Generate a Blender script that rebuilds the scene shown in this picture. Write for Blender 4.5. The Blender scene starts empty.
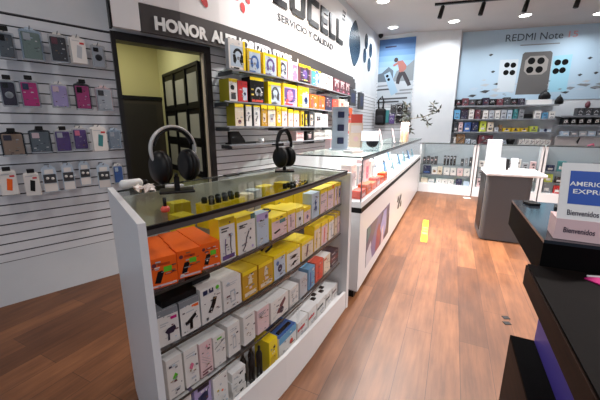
import bpy, bmesh, math, random
from mathutils import Vector, Matrix
random.seed(7)
D = bpy.data
COL = bpy.context.scene.collection
SC = bpy.context.scene

# ------------------------------------------------------------------ materials
def lin(c):
    c /= 255.0
    return c / 12.92 if c <= 0.04045 else ((c + 0.055) / 1.055) ** 2.4
MATS = {}
def mat(name, rgb=None, rough=0.5, metal=0.0, spec=0.5, emit=0.0):
    if name in MATS:
        return MATS[name]
    m = D.materials.new(name); m.use_nodes = True
    b = m.node_tree.nodes['Principled BSDF']
    c = (lin(rgb[0]), lin(rgb[1]), lin(rgb[2]), 1)
    b.inputs['Base Color'].default_value = c
    b.inputs['Roughness'].default_value = rough
    b.inputs['Metallic'].default_value = metal
    b.inputs['Specular IOR Level'].default_value = spec
    if emit:
        b.inputs['Emission Color'].default_value = c
        b.inputs['Emission Strength'].default_value = emit
    MATS[name] = m
    return m
def noisy(name, rgb1, rgb2, scale=8.0, rough=0.5, stretch=(1, 1, 1), spec=0.5):
    m = mat(name, rgb1, rough, spec=spec)
    nt = m.node_tree; b = nt.nodes['Principled BSDF']
    tc = nt.nodes.new('ShaderNodeTexCoord'); mp = nt.nodes.new('ShaderNodeMapping')
    mp.inputs['Scale'].default_value = stretch
    n = nt.nodes.new('ShaderNodeTexNoise'); n.inputs['Scale'].default_value = scale; n.inputs['Detail'].default_value = 4
    r = nt.nodes.new('ShaderNodeValToRGB')
    r.color_ramp.elements[0].position = .3; r.color_ramp.elements[1].position = .7
    r.color_ramp.elements[0].color = (lin(rgb1[0]), lin(rgb1[1]), lin(rgb1[2]), 1)
    r.color_ramp.elements[1].color = (lin(rgb2[0]), lin(rgb2[1]), lin(rgb2[2]), 1)
    nt.links.new(tc.outputs['Object'], mp.inputs['Vector']); nt.links.new(mp.outputs[0], n.inputs['Vector'])
    nt.links.new(n.outputs['Fac'], r.inputs['Fac']); nt.links.new(r.outputs['Color'], b.inputs['Base Color'])
    return m
def glass(name, tint=(240, 248, 246), rough=0.02, refl=.22):
    m = D.materials.new(name); m.use_nodes = True
    nt = m.node_tree; nt.nodes.clear()
    o = nt.nodes.new('ShaderNodeOutputMaterial'); mx = nt.nodes.new('ShaderNodeMixShader')
    t = nt.nodes.new('ShaderNodeBsdfTransparent'); g = nt.nodes.new('ShaderNodeBsdfGlossy'); f = nt.nodes.new('ShaderNodeLayerWeight'); pw = nt.nodes.new('ShaderNodeMath'); ml = nt.nodes.new('ShaderNodeMath')
    t.inputs['Color'].default_value = (lin(tint[0]), lin(tint[1]), lin(tint[2]), 1)
    g.inputs['Roughness'].default_value = rough; f.inputs['Blend'].default_value = .5
    pw.operation = 'POWER'; pw.inputs[1].default_value = 4; ml.operation = 'MULTIPLY_ADD'; ml.inputs[1].default_value = refl; ml.inputs[2].default_value = .02
    nt.links.new(f.outputs['Facing'], pw.inputs[0]); nt.links.new(pw.outputs[0], ml.inputs[0]); nt.links.new(ml.outputs[0], mx.inputs[0]); nt.links.new(t.outputs[0], mx.inputs[1]); nt.links.new(g.outputs[0], mx.inputs[2])
    nt.links.new(mx.outputs[0], o.inputs['Surface'])
    MATS[name] = m
    return m

WALLP = noisy('wall_paint', (214, 218, 222), (206, 211, 216), 3, .7)
SLAT = noisy('slat_laminate', (222, 224, 228), (212, 215, 220), 2.0, .35, (1, 1, 8))
GROOVE = mat('slat_groove', (58, 58, 62), .6)
CEIL = noisy('ceiling_paint', (196, 190, 188), (190, 186, 184), 2, .8)
WHITE = mat('white_laminate', (222, 222, 224), .35)
WHITEM = mat('white_matte', (228, 228, 228), .6)
CARD = mat('white_card', (226, 222, 218), .5)
CREAM = mat('cream_card', (224, 208, 186), .5)
BLACK = mat('black_plastic', (14, 14, 16), .45, spec=.3)
BLKG = mat('black_gloss', (10, 10, 12), .5, spec=.15)
DGREY = mat('dark_grey', (58, 60, 64), .5)
GREY = mat('mid_grey', (128, 132, 138), .5)
LGREY = mat('light_grey', (180, 184, 190), .5)
ORANGE = mat('orange_card', (238, 98, 16), .45)
ORANGED = mat('orange_dark', (190, 62, 10), .5)
YEL = mat('yellow_card', (240, 208, 16), .45)
YELD = mat('mustard_card', (206, 172, 20), .5)
OLIVE = mat('olive_yellow_card', (160, 150, 24), .5)
GOLD = mat('golden_card', (196, 148, 30), .45)
RED = mat('red_card', (196, 40, 44), .45)
CORAL = mat('coral_red', (214, 82, 66), .45)
PINK = mat('pink', (226, 120, 150), .5)
PALEP = mat('pale_pink', (226, 196, 198), .5)
MAG = mat('magenta', (196, 30, 120), .4)
PURPLE = mat('purple', (92, 70, 130), .45)
DPURP = mat('dark_purple', (44, 34, 56), .5)
LILAC = mat('lilac', (176, 160, 206), .4)
BLUE = mat('blue_card', (56, 96, 160), .45)
NAVY = mat('navy', (26, 38, 78), .45)
SKYB = mat('sky_blue', (96, 156, 196), .45)
PBLUE = mat('pale_blue', (182, 198, 214), .45)
TEAL = mat('teal', (60, 132, 136), .45)
MAROON = mat('maroon', (104, 52, 62), .5)
GREEN = mat('green_label', (96, 190, 40), .5)
LIME = mat('lime', (188, 200, 70), .5)
BROWN = mat('kraft_brown', (136, 104, 72), .6)
STEEL = mat('steel', (150, 152, 156), .3, .9)
CHROME = mat('silver_band', (190, 188, 186), .35, .1)
CHAR = mat('sign_charcoal', (66, 62, 62), .5)
LETW = mat('letter_white', (240, 240, 238), .5)
LETB = mat('letter_black', (26, 28, 32), .4)
SIGNW = mat('sign_white', (236, 234, 234), .5)
DOORB = mat('door_frame_black', (22, 18, 18), .3)
KIOSK = mat('kiosk_grey', (74, 73, 76), .5)
DWOOD = noisy('dark_walnut', (32, 20, 15), (46, 28, 20), 6, .6, (1, 1, 10), spec=.08)
MBLK = mat('matte_black', (13, 12, 13), .7, spec=.03)
CTOP = noisy('black_brown_worktop', (15, 12, 12), (20, 16, 15), 12, .6, spec=.08)
VIOLET = mat('violet_panel', (70, 58, 150), .5)
OLIVEW = mat('olive_wall', (196, 190, 136), .8)
OLIVEW2 = mat('yellow_green_wall', (214, 212, 160), .8)
DDOOR = mat('dark_door', (52, 46, 36), .6)
PAPER = mat('paper', (168, 168, 156), .7)
LEAF = mat('leaf_dark', (24, 32, 26), .6)
STEM = mat('stem', (54, 46, 36), .7)
BAMBOO = mat('bamboo', (196, 160, 130), .6)
AMEX = mat('card_blue', (30, 78, 170), .45)
LAMP = mat('lamp_diffuser', (255, 252, 246), .5, emit=9.0)
LEDW = mat('led_warm', (255, 222, 206), .5, emit=9.0)
LEDC = mat('led_cool', (200, 230, 255), .5, emit=4.5)
SCREEN = mat('screen_card_glow', (240, 246, 255), .3, emit=.8)
GLASS = glass('clear_glass', (250, 251, 252))
GLASST = glass('counter_glass', (244, 249, 247), .03, .28)
GEDGE = mat('glass_edge_dark', (26, 32, 32), .25)
CLEARP = glass('clear_plastic', (238, 241, 244), .12, .6)
SMOKE = glass('acrylic', (228, 234, 238), .08, .5)

def wood_floor():
    m = D.materials.new('wood_plank_floor'); m.use_nodes = True
    nt = m.node_tree; b = nt.nodes['Principled BSDF']; L = nt.links.new
    tc = nt.nodes.new('ShaderNodeTexCoord')
    br = nt.nodes.new('ShaderNodeTexBrick')
    br.inputs['Scale'].default_value = 1; br.inputs['Brick Width'].default_value = 1.25; br.inputs['Row Height'].default_value = .165
    br.inputs['Mortar Size'].default_value = .0016; br.inputs['Mortar Smooth'].default_value = .3; br.offset = .37
    br.inputs['Color1'].default_value = (lin(115), lin(76), lin(50), 1)
    br.inputs['Color2'].default_value = (lin(84), lin(53), lin(34), 1)
    br.inputs['Mortar'].default_value = (lin(62), lin(38), lin(27), 1)
    L(tc.outputs['Object'], br.inputs['Vector'])
    mp = nt.nodes.new('ShaderNodeMapping'); mp.inputs['Scale'].default_value = (1.2, 14, 1)
    n = nt.nodes.new('ShaderNodeTexNoise'); n.inputs['Scale'].default_value = 2.2; n.inputs['Detail'].default_value = 6; n.inputs['Roughness'].default_value = .65
    L(tc.outputs['Object'], mp.inputs['Vector']); L(mp.outputs[0], n.inputs['Vector'])
    n2 = nt.nodes.new('ShaderNodeTexNoise'); n2.inputs['Scale'].default_value = 3.0; n2.inputs['Detail'].default_value = 3
    mp2 = nt.nodes.new('ShaderNodeMapping'); mp2.inputs['Scale'].default_value = (1, 2.5, 1)
    L(tc.outputs['Object'], mp2.inputs['Vector']); L(mp2.outputs[0], n2.inputs['Vector'])
    r = nt.nodes.new('ShaderNodeValToRGB'); r.color_ramp.elements[0].position = .32; r.color_ramp.elements[1].position = .7
    r.color_ramp.elements[0].color = (.72, .68, .66, 1); r.color_ramp.elements[1].color = (1.22, 1.2, 1.16, 1)
    L(n.outputs['Fac'], r.inputs['Fac'])
    r2 = nt.nodes.new('ShaderNodeValToRGB'); r2.color_ramp.elements[0].position = .35; r2.color_ramp.elements[1].position = .68
    r2.color_ramp.elements[0].color = (.78, .74, .72, 1); r2.color_ramp.elements[1].color = (1.12, 1.1, 1.06, 1)
    L(n2.outputs['Fac'], r2.inputs['Fac'])
    mx = nt.nodes.new('ShaderNodeMix'); mx.data_type = 'RGBA'; mx.blend_type = 'MULTIPLY'; mx.inputs[0].default_value = 1
    L(br.outputs['Color'], mx.inputs[6]); L(r.outputs['Color'], mx.inputs[7])
    mx2 = nt.nodes.new('ShaderNodeMix'); mx2.data_type = 'RGBA'; mx2.blend_type = 'MULTIPLY'; mx2.inputs[0].default_value = 1
    L(mx.outputs[2], mx2.inputs[6]); L(r2.outputs['Color'], mx2.inputs[7])
    L(mx2.outputs[2], b.inputs['Base Color'])
    b.inputs['Roughness'].default_value = .42; b.inputs['Specular IOR Level'].default_value = .35
    return m
FLOORM = wood_floor()

# ------------------------------------------------------------------ mesh builder
class MB:
    def __init__(s):
        s.v = []; s.f = []; s.m = []; s.ms = []; s.sm = []
    def mi(s, m):
        if m not in s.ms: s.ms.append(m)
        return s.ms.index(m)
    def add(s, vs, fs, m, smooth=False):
        o = len(s.v); s.v += [tuple(v) for v in vs]; k = s.mi(m)
        for f in fs:
            s.f.append([i + o for i in f]); s.m.append(k); s.sm.append(smooth)
        return s
    def box(s, x0, x1, y0, y1, z0, z1, m, top=None, front=None, side=None):
        v = [(x0, y0, z0), (x1, y0, z0), (x1, y1, z0), (x0, y1, z0), (x0, y0, z1), (x1, y0, z1), (x1, y1, z1), (x0, y1, z1)]
        for f, mm in (([0, 3, 2, 1], m), ([4, 5, 6, 7], top or m), ([0, 1, 5, 4], front or m), ([1, 2, 6, 5], side or m), ([2, 3, 7, 6], m), ([3, 0, 4, 7], side or m)):
            s.add([v[i] for i in f], [[0, 1, 2, 3]], mm)
        return s
    def rbox(s, x0, x1, y0, y1, z0, z1, m, r=.01, seg=2):
        bm = bmesh.new(); bmesh.ops.create_cube(bm, size=1)
        for v in bm.verts:
            v.co = Vector(((x0 + x1) / 2 + v.co.x * (x1 - x0), (y0 + y1) / 2 + v.co.y * (y1 - y0), (z0 + z1) / 2 + v.co.z * (z1 - z0)))
        bmesh.ops.bevel(bm, geom=bm.edges[:], offset=r, segments=seg, profile=.5, affect='EDGES')
        bm.verts.index_update()
        s.add([v.co[:] for v in bm.verts], [[v.index for v in f.verts] for f in bm.faces], m, False); bm.free()
        return s
    def prism(s, pts, z0, z1, m, top=None):
        n = len(pts)
        s.add([(p[0], p[1], z0) for p in pts], [list(range(n))[::-1]], m)
        s.add([(p[0], p[1], z1) for p in pts], [list(range(n))], top or m)
        for i in range(n):
            a, b = pts[i], pts[(i + 1) % n]
            s.add([(a[0], a[1], z0), (b[0], b[1], z0), (b[0], b[1], z1), (a[0], a[1], z1)], [[0, 1, 2, 3]], m)
        return s
    def fpoly(s, pts, y, m, th=0.0):          # polygon in the xz plane, facing -y
        n = len(pts)
        s.add([(p[0], y, p[1]) for p in pts], [list(range(n))], m)
        if th:
            for i in range(n):
                a, b = pts[i], pts[(i + 1) % n]
                s.add([(a[0], y, a[1]), (b[0], y, b[1]), (b[0], y + th, b[1]), (a[0], y + th, a[1])], [[0, 1, 2, 3]], m)
        return s
    def lathe(s, prof, m, c=(0, 0, 0), n=20, axis='z', sx=1, sy=1, cap=True):
        vs = []; fs = []
        for r, h in prof:
            for k in range(n):
                a = 2 * math.pi * k / n; x, y = r * math.cos(a) * sx, r * math.sin(a) * sy
                p = {'z': (x, y, h), 'x': (h, x, y), 'y': (x, h, y)}[axis]
                vs.append((c[0] + p[0], c[1] + p[1], c[2] + p[2]))
        for i in range(len(prof) - 1):
            for k in range(n):
                fs.append([i * n + k, i * n + (k + 1) % n, (i + 1) * n + (k + 1) % n, (i + 1) * n + k])
        if cap: fs.append(list(range(n))[::-1]); fs.append([(len(prof) - 1) * n + k for k in range(n)])
        return s.add(vs, fs, m, True)
    def tube(s, pts, r, m, n=8, flat=1.0):
        pts = [Vector(p) for p in pts]; vs = []; fs = []
        rs = r if isinstance(r, (list, tuple)) else [r] * len(pts)
        for i, p in enumerate(pts):
            t = (pts[min(i + 1, len(pts) - 1)] - pts[max(i - 1, 0)]).normalized()
            u = t.cross(Vector((0, 1, 0)))
            if u.length < .1: u = t.cross(Vector((1, 0, 0)))
            u.normalize(); w = t.cross(u).normalized()
            for k in range(n):
                a = 2 * math.pi * k / n
                vs.append(p + u * math.cos(a) * rs[i] + w * math.sin(a) * rs[i] * flat)
        for i in range(len(pts) - 1):
            for k in range(n):
                fs.append([i * n + k, i * n + (k + 1) % n, (i + 1) * n + (k + 1) % n, (i + 1) * n + k])
        fs.append(list(range(n))[::-1]); fs.append([(len(pts) - 1) * n + k for k in range(n)])
        return s.add([v[:] for v in vs], fs, m, True)
    def build(s, name, parent=None, loc=(0, 0, 0), rz=0.0, rx=0.0):
        me = D.meshes.new(name); me.from_pydata(s.v, [], s.f)
        for m in s.ms: me.materials.append(m)
        me.polygons.foreach_set('material_index', s.m); me.polygons.foreach_set('use_smooth', s.sm)
        me.update()
        bm = bmesh.new(); bm.from_mesh(me); bmesh.ops.recalc_face_normals(bm, faces=bm.faces); bm.to_mesh(me); bm.free()
        o = D.objects.new(name, me); COL.objects.link(o)
        o.location = loc; o.rotation_euler = (rx, 0, rz)
        if parent: o.parent = parent
        return o

def tag(o, label, cat, group=None):
    o['label'] = label; o['category'] = cat
    if group: o['group'] = group
    return o
def empty(name, label, cat, loc=(0, 0, 0), rz=0.0, group=None):
    o = D.objects.new(name, None); COL.objects.link(o); o.location = loc; o.rotation_euler = (0, 0, rz); o.empty_display_size = .1
    return tag(o, label, cat, group)
def struct(o):
    o['kind'] = 'structure'; return o
def copy_tree(o, parent=None):
    c = o.copy(); COL.objects.link(c)
    if parent: c.parent = parent
    for ch in list(o.children): copy_tree(ch, c)
    return c

class Path:
    def __init__(s, pts):
        s.p = [Vector((p[0], p[1])) for p in pts]; s.c = [0.0]
        for a, b in zip(s.p, s.p[1:]): s.c.append(s.c[-1] + (b - a).length)
    def at(s, t):
        i = 0
        while i < len(s.p) - 2 and t > s.c[i + 1]: i += 1
        d = s.p[i + 1] - s.p[i]; u = (t - s.c[i]) / d.length
        return s.p[i] + d * u, d.normalized()
    def off(s, d):
        r = []
        for i in range(len(s.p)):
            ts = []
            if i > 0: ts.append((s.p[i] - s.p[i - 1]).normalized())
            if i < len(s.p) - 1: ts.append((s.p[i + 1] - s.p[i]).normalized())
            t = sum(ts, Vector((0, 0))).normalized(); k = d / max(.3, t.dot(ts[0]))
            r.append(s.p[i] + Vector((t.y, -t.x)) * k)
        return Path(r)
    def sub(s, a, b):          # points from arc length a to b
        r = [s.at(a)[0]] + [s.p[i] for i in range(len(s.p)) if a + 1e-4 < s.c[i] < b - 1e-4] + [s.at(b)[0]]
        return r
    def pose(s, t, d=0.0):
        p, t_ = s.at(t)
        p = p + Vector((t_.y, -t_.x)) * d
        return p, math.atan2(t_.y, t_.x)

def strip(mb, path, a, b, z0, z1, m, th=0.0, zf=None):
    """vertical band that follows a plan path, thickness th behind the front"""
    pf = path.sub(a, b); pb = path.off(-th).sub(a, b) if th else None
    if pb and len(pb) != len(pf): pb = [p + Vector((0, th)) for p in pf]
    for i in range(len(pf) - 1):
        p, q = pf[i], pf[i + 1]
        za, zb = (zf(i / (len(pf) - 1)), zf((i + 1) / (len(pf) - 1))) if zf else (z1, z1)
        mb.add([(p.x, p.y, z0), (q.x, q.y, z0), (q.x, q.y, zb), (p.x, p.y, za)], [[0, 1, 2, 3]], m)
        if pb:
            r, t = pb[i], pb[i + 1]
            mb.add([(r.x, r.y, z0), (t.x, t.y, z0), (t.x, t.y, zb), (r.x, r.y, za)], [[0, 1, 2, 3]], m)
            mb.add([(p.x, p.y, za), (q.x, q.y, zb), (t.x, t.y, zb), (r.x, r.y, za)], [[0, 1, 2, 3]], m)
            mb.add([(p.x, p.y, z0), (q.x, q.y, z0), (t.x, t.y, z0), (r.x, r.y, z0)], [[0, 1, 2, 3]], m)
    if pb:
        for k in (0, -1):
            p, r = pf[k], pb[k]; z = zf(0 if k == 0 else 1) if zf else z1
            mb.add([(p.x, p.y, z0), (r.x, r.y, z0), (r.x, r.y, z), (p.x, p.y, z)], [[0, 1, 2, 3]], m)
    return mb

TXT = {}
def text_mesh(s, bold=0.0, ext=.01):
    k = (s, bold, ext)
    if k in TXT: return TXT[k]
    c = D.curves.new('t', 'FONT'); c.body = s; c.size = 1; c.extrude = ext; c.offset = bold; c.resolution_u = 3
    o = D.objects.new('t', c); COL.objects.link(o)
    dg = bpy.context.evaluated_depsgraph_get(); me = D.meshes.new_from_object(o.evaluated_get(dg))
    vs = [v.co.copy() for v in me.vertices]; fs = [list(p.vertices) for p in me.polygons]
    D.objects.remove(o); D.curves.remove(c); D.meshes.remove(me)
    x0 = min(v.x for v in vs); x1 = max(v.x for v in vs); y0 = min(v.y for v in vs); y1 = max(v.y for v in vs)
    vs = [((v.x - x0) / (x1 - x0), (v.y - y0) / (y1 - y0), v.z / ext if ext else 0) for v in vs]
    TXT[k] = (vs, fs); return TXT[k]
def text_on_path(mb, s, path, a, b, z0, z1, m, d=.01, bold=.02):
    vs, fs = text_mesh(s, bold)
    out = []
    for u, v, w in vs:
        p, t = path.at(a + (b - a) * u); p = p + Vector((t.y, -t.x)) * (d * (.5 + .5 * w))
        out.append((p.x, p.y, z0 + (z1 - z0) * v))
    mb.add(out, fs, m); return mb
def text_xz(mb, s, x0, x1, z0, z1, y, m, th=.001, bold=.02):
    vs, fs = text_mesh(s, bold)
    mb.add([(x0 + (x1 - x0) * u, y - th * (w + 1) / 2, z0 + (z1 - z0) * v) for u, v, w in vs], fs, m); return mb

# ------------------------------------------------------------------ plan
W = Path([(-.6, 3.56), (1.82, 2.70), (2.68, 2.31), (3.3, 2.14), (4.2, 2.05), (6.6, 2.0), (8.6, 1.94)])
FB = Path([(9.1, .1), (9.75, -3.2)])
CEILZ = 3.6

# ------------------------------------------------------------------ room
mb = MB(); mb.add([(-2.5, -4.6, 0), (10.5, -4.6, 0), (10.5, 6.0, 0), (-2.5, 6.0, 0)], [[0, 1, 2, 3]], FLOORM)
struct(mb.build('floor'))
mb = MB(); mb.box(-2.5, 10.5, -4.6, 6.0, CEILZ, CEILZ + .08, CEIL); struct(mb.build('ceiling'))

def slatted(mb, path, a, b, z0, z1, step=.0743, g=.009, dep=.012):
    back = path.off(-dep)
    z = z0
    while z < z1 - .001:
        zt = min(z + step - g, z1)
        strip(mb, path, a, b, z, zt, SLAT)
        if zt < z1:
            zg = min(zt + g, z1)
            strip(mb, back, a, b, zt, zg, GROOVE)
            for zz in (zt, zg):
                pf, pb = path.sub(a, b), back.sub(a, b)
                for i in range(min(len(pf), len(pb)) - 1):
                    mb.add([(pf[i].x, pf[i].y, zz), (pf[i + 1].x, pf[i + 1].y, zz), (pb[i + 1].x, pb[i + 1].y, zz), (pb[i].x, pb[i].y, zz)], [[0, 1, 2, 3]], GROOVE)
        z += step
mb = MB()
sJ0, sJ1 = 2.63, 3.505
Wb = W.off(-.012)
strip(mb, W, 0, sJ0, 0, .345, WALLP); strip(mb, W, 0, sJ0, .345, .350, GROOVE); strip(mb, W, 0, sJ0, .350, .410, SLAT); strip(mb, W, 0, sJ0, .410, .4194, GROOVE)
slatted(mb, W, 0, sJ0, .4194, 2.128)
strip(mb, W, 0, sJ0, 2.128, 2.137, GROOVE)
strip(mb, W, 0, sJ0, 2.137, CEILZ, WALLP)
strip(mb, W, sJ0, sJ1, 2.14, CEILZ, WALLP)
strip(mb, W, sJ1, 9.46, 0, .30, WALLP); slatted(mb, W, sJ1, 9.46, .30, 2.14); strip(mb, W, sJ1, 9.46, 2.14, CEILZ, WALLP)
struct(mb.build('wall_left'))
# far wall: poster part, column, banner part
mb = MB()
PW = Path([(8.6, 1.95), (8.62, 1.0)])
strip(mb, PW, 0, .95, 0, 1.2, WALLP); slatted(mb, PW, 0, .95, 1.2, 2.5, .085); strip(mb, PW, 0, .95, 2.5, CEILZ, WALLP)
struct(mb.build('wall_far_poster_side'))
mb = MB(); mb.prism([(8.62, 1.03), (8.86, .06), (9.12, .06), (9.12, 1.03)], 0, CEILZ, WALLP); struct(mb.build('wall_column'))
mb = MB(); strip(mb, FB, -.02, 3.9, 0, CEILZ, WALLP); struct(mb.build('wall_far'))
mb = MB(); mb.box(-.2, 10.3, -4.6, -4.5, 0, CEILZ, WALLP); struct(mb.build('wall_right'))

# doorway and store room behind it
ux = Vector((.911, -.413)); un = Vector((.413, .911))
def dw(a, d):                               # a along the doorway wall from its left end, d behind it
    p = Vector((1.82, 2.70)) + ux * a + un * d; return (p.x, p.y)
def doorprism(mb, a0, a1, d0, d1, z0, z1, m):
    return mb.prism([dw(a0, d0), dw(a1, d0), dw(a1, d1), dw(a0, d1)], z0, z1, m)
mb = MB()
doorprism(mb, .058, .092, -.03, .10, 0, 2.14, DOORB); doorprism(mb, .872, .932, -.03, .10, 0, 2.14, DOORB); doorprism(mb, .092, .872, -.03, .10, 2.075, 2.14, DOORB)
door = struct(mb.build('door_1'))
mb = MB(); doorprism(mb, .861, .871, .0, .05, 0, 2.075, CREAM); mb.build('edge_strip', door)
mb = MB(); doorprism(mb, .872, 1.0, .10, 1.56, 0, 2.5, OLIVEW2); struct(mb.build('wall_storeroom_right'))
mb = MB(); doorprism(mb, -1.6, .872, 1.5, 1.56, 0, 2.5, OLIVEW); struct(mb.build('wall_storeroom_back'))
mb = MB(); doorprism(mb, -1.66, -1.6, .02, 1.56, 0, 2.5, OLIVEW); struct(mb.build('wall_storeroom_left'))
mb = MB(); doorprism(mb, -1.66, 1.0, .02, 1.56, 2.5, 2.54, OLIVEW2); struct(mb.build('ceiling_storeroom'))
mb = MB(); doorprism(mb, -.35, .868, 1.46, 1.495, 0, 1.74, DDOOR); doorprism(mb, .12, .78, 1.45, 1.46, .1, 1.66, mat('dark_door_leaf', (40, 36, 28), .5)); doorprism(mb, -.35, .868, 1.44, 1.46, 1.72, 1.76, BLACK)
struct(mb.build('door_2'))
# notice board on the store room's right wall, with sheets of paper
o = empty('notice_board', 'black framed notice board on the store room wall seen through the doorway', 'notice board')
def sideprism(mb, d0, d1, z0, z1, a0, a1, m): return doorprism(mb, a0, a1, d0, d1, z0, z1, m)
mb = MB(); sideprism(mb, .10, 1.26, .80, 2.02, .852, .870, BLACK); mb.build('backing', o)
mb = MB()
for d in (.10, .47, .86, 1.23): sideprism(mb, d, d + .035, .80, 2.02, .838, .852, BLACK)
for z in (.80, 1.17, 1.56, 1.99): sideprism(mb, .10, 1.26, z, z + .035, .838, .852, BLACK)
mb.build('frame', o)
rows = ['bottom', 'middle', 'top']; cols = ['nearest the doorway', 'in the centre column', 'deepest in the store room']
for ci, (d0, d1) in enumerate(((.17, .43), (.54, .82), (.93, 1.20))):
    for ri, (z0, z1) in enumerate(((.87, 1.14), (1.24, 1.53), (1.63, 1.93))):
        mb = MB(); sideprism(mb, d0, d1, z0, z1 - .03 * ((ci + ri) % 2), .848, .851, PAPER)
        tag(mb.build('paper_sheet'), 'pale paper sheet, %s row of the black notice board, %s' % (rows[ri], cols[ci]), 'paper', 'papers on the notice board')

# ------------------------------------------------------------------ shop sign
B = Path([(1.70, 2.60), (2.006, 2.447), (2.31, 2.31), (2.72, 2.2), (3.29, 2.1), (4.24, 2.03), (5.5, 1.985), (7.2, 1.945)])
sg = empty('sign_band', 'long charcoal sign band with white capital lettering above the doorway and shelves', 'sign', (0, 0, 0))
mb = MB()
segs = [.342, .36, .38, .676, 1.1, 1.679, 2.0, 2.631, 3.3, 3.892, 4.4, 4.85, 5.0, 5.1]
strip(mb, B, .342, 4.95, 2.14, 2.36, CHAR, .03)
strip(mb, B, 4.95, 5.06, 2.14, 2.33, CHAR, .03); strip(mb, B, 5.06, 5.12, 2.14, 2.27, CHAR, .03)
mb.build('band', sg)
mb = MB(); text_on_path(mb, 'HONOR', B, .450, .945, 2.172, 2.282, LETW, .008, .045); mb.build('brand_lettering', sg); mb = MB(); text_on_path(mb, 'AUTHORIZED STORE', B, .985, 2.36, 2.174, 2.286, LETW, .008, .045); mb.build('store_lettering', sg); mb = MB(); text_on_path(mb, '|', B, 2.52, 2.535, 2.165, 2.275, LETW, .008, .0)
mb.build('divider_bar', sg)
sp = empty('shop_sign', 'large white shop sign panel with big dark letters and red petals, upper left wall', 'sign')
mb = MB(); strip(mb, B, .19, 4.45, 2.362, 3.45, SIGNW, .035)
strip(mb, B, .12, .335, 2.145, 2.362, SIGNW, .035); mb.build('panel', sp)
mb = MB(); strip(mb, B.off(.003), .112, .128, 2.14, 3.45, BLACK, .08); strip(mb, B.off(.002), .185, .20, 2.362, 3.45, BLACK, .04); mb.build('edge_trim', sp)
mb = MB()
BF = B.off(.02)
def stroke(a, b, z0, z1):
    strip(mb, BF, a, b, z0, z1, LETB, .02)
ZB, ZT, VT = 2.80, 3.16, .075
for ch, a, b in (('L', 1.55, 1.88), ('L', 1.95, 2.26), ('U', 2.32, 2.73), ('C', 2.81, 3.18), ('E', 3.26, 3.54), ('L', 3.60, 3.86), ('L', 3.92, 4.24)):
    h = (b - a) * .30
    stroke(a, a + h, ZB + VT * (.45 if ch in 'UC' else 0), ZT - (VT * .45 if ch == 'C' else 0))
    stroke(a + (h * .4 if ch in 'UC' else 0), b - (h * .4 if ch == 'U' else 0), ZB, ZB + VT)
    if ch in 'CE': stroke(a + (h * .4 if ch == 'C' else 0), b, ZT - VT, ZT)
    if ch == 'E': stroke(a, b - h * .3, (ZB + ZT - VT) / 2, (ZB + ZT + VT) / 2)
    if ch == 'U': stroke(b - h, b, ZB + VT * .45, ZT)
mb.build('main_lettering', sp)
mb = MB(); text_on_path(mb, 'SERVICIO Y CALIDAD', B, 2.04, 3.78, 2.633, 2.717, DGREY, .008, .012); mb.build('slogan_lettering', sp)
mb = MB()
def petal(mb, path, s, z, rs, rz, ang, m, d=.006):
    pts = []
    for k in range(16):
        a = 2 * math.pi * k / 16; x, y = rs * math.cos(a), rz * math.sin(a) * (1 - .25 * math.sin(a))
        x, y = x * math.cos(ang) - y * math.sin(ang), x * math.sin(ang) + y * math.cos(ang)
        p, t = path.at(s + x); p = p + Vector((t.y, -t.x)) * d; pts.append((p.x, p.y, z + y))
    mb.add(pts, [list(range(16))], m)
for s_, z_, a_ in ((1.42, 2.60, .15), (1.36, 2.69, -.5), (1.49, 2.70, .6), (1.43, 2.76, 0), (.93, 2.52, .5)):
    petal(mb, B, s_, z_, .035, .05, a_, RED)
mb.build('petals', sp)
mb = MB()
for k in range(3): text_on_path(mb, 'MR' if k == 1 else 'III', B, 4.22, 4.36, 3.22 + .06 * k, 3.26 + .06 * k, DGREY, .006, .0)
mb.build('small_lettering', sp)
# dark emblems on the wall beyond the sign
def emblem(name, label, s, z, rs, rz, ang=0, pointed=False):
    mb = MB(); WF = W.off(.012); WB = W
    n = 28; fr = []; bk = []
    for k in range(n):
        a = 2 * math.pi * k / n
        x, y = rs * math.cos(a), rz * math.sin(a)
        if pointed: x *= (1 - abs(math.sin(a)) ** 2.2 * .55); y *= 1.0
        x, y = x * math.cos(ang) - y * math.sin(ang), x * math.sin(ang) + y * math.cos(ang)
        for P, L_ in ((WF, fr), (WB, bk)):
            p = P.at(s + x)[0]; L_.append((p.x, p.y, z + y))
    mb.add(fr + bk, [list(range(n))] + [[k, (k + 1) % n, n + (k + 1) % n, n + k] for k in range(n)], mat('emblem_dark', (40, 58, 72), .25))
    return tag(mb.build(name), label, 'wall emblem')
emblem('wall_emblem', 'large dark leaf-shaped emblem on the white wall right of the big sign letters', 7.55, 3.02, .36, .43, 0, True)
for lb, s_, z_, rs, rz in (('upper left', 8.36, 3.24, .11, .16), ('upper right', 8.74, 3.13, .12, .16), ('lower left', 8.28, 2.93, .11, .15), ('lower right', 8.66, 2.80, .12, .15)):
    emblem('wall_emblem', 'small dark oval emblem on the white wall beside the poster, %s of four' % lb, s_, z_, rs, rz)

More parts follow.
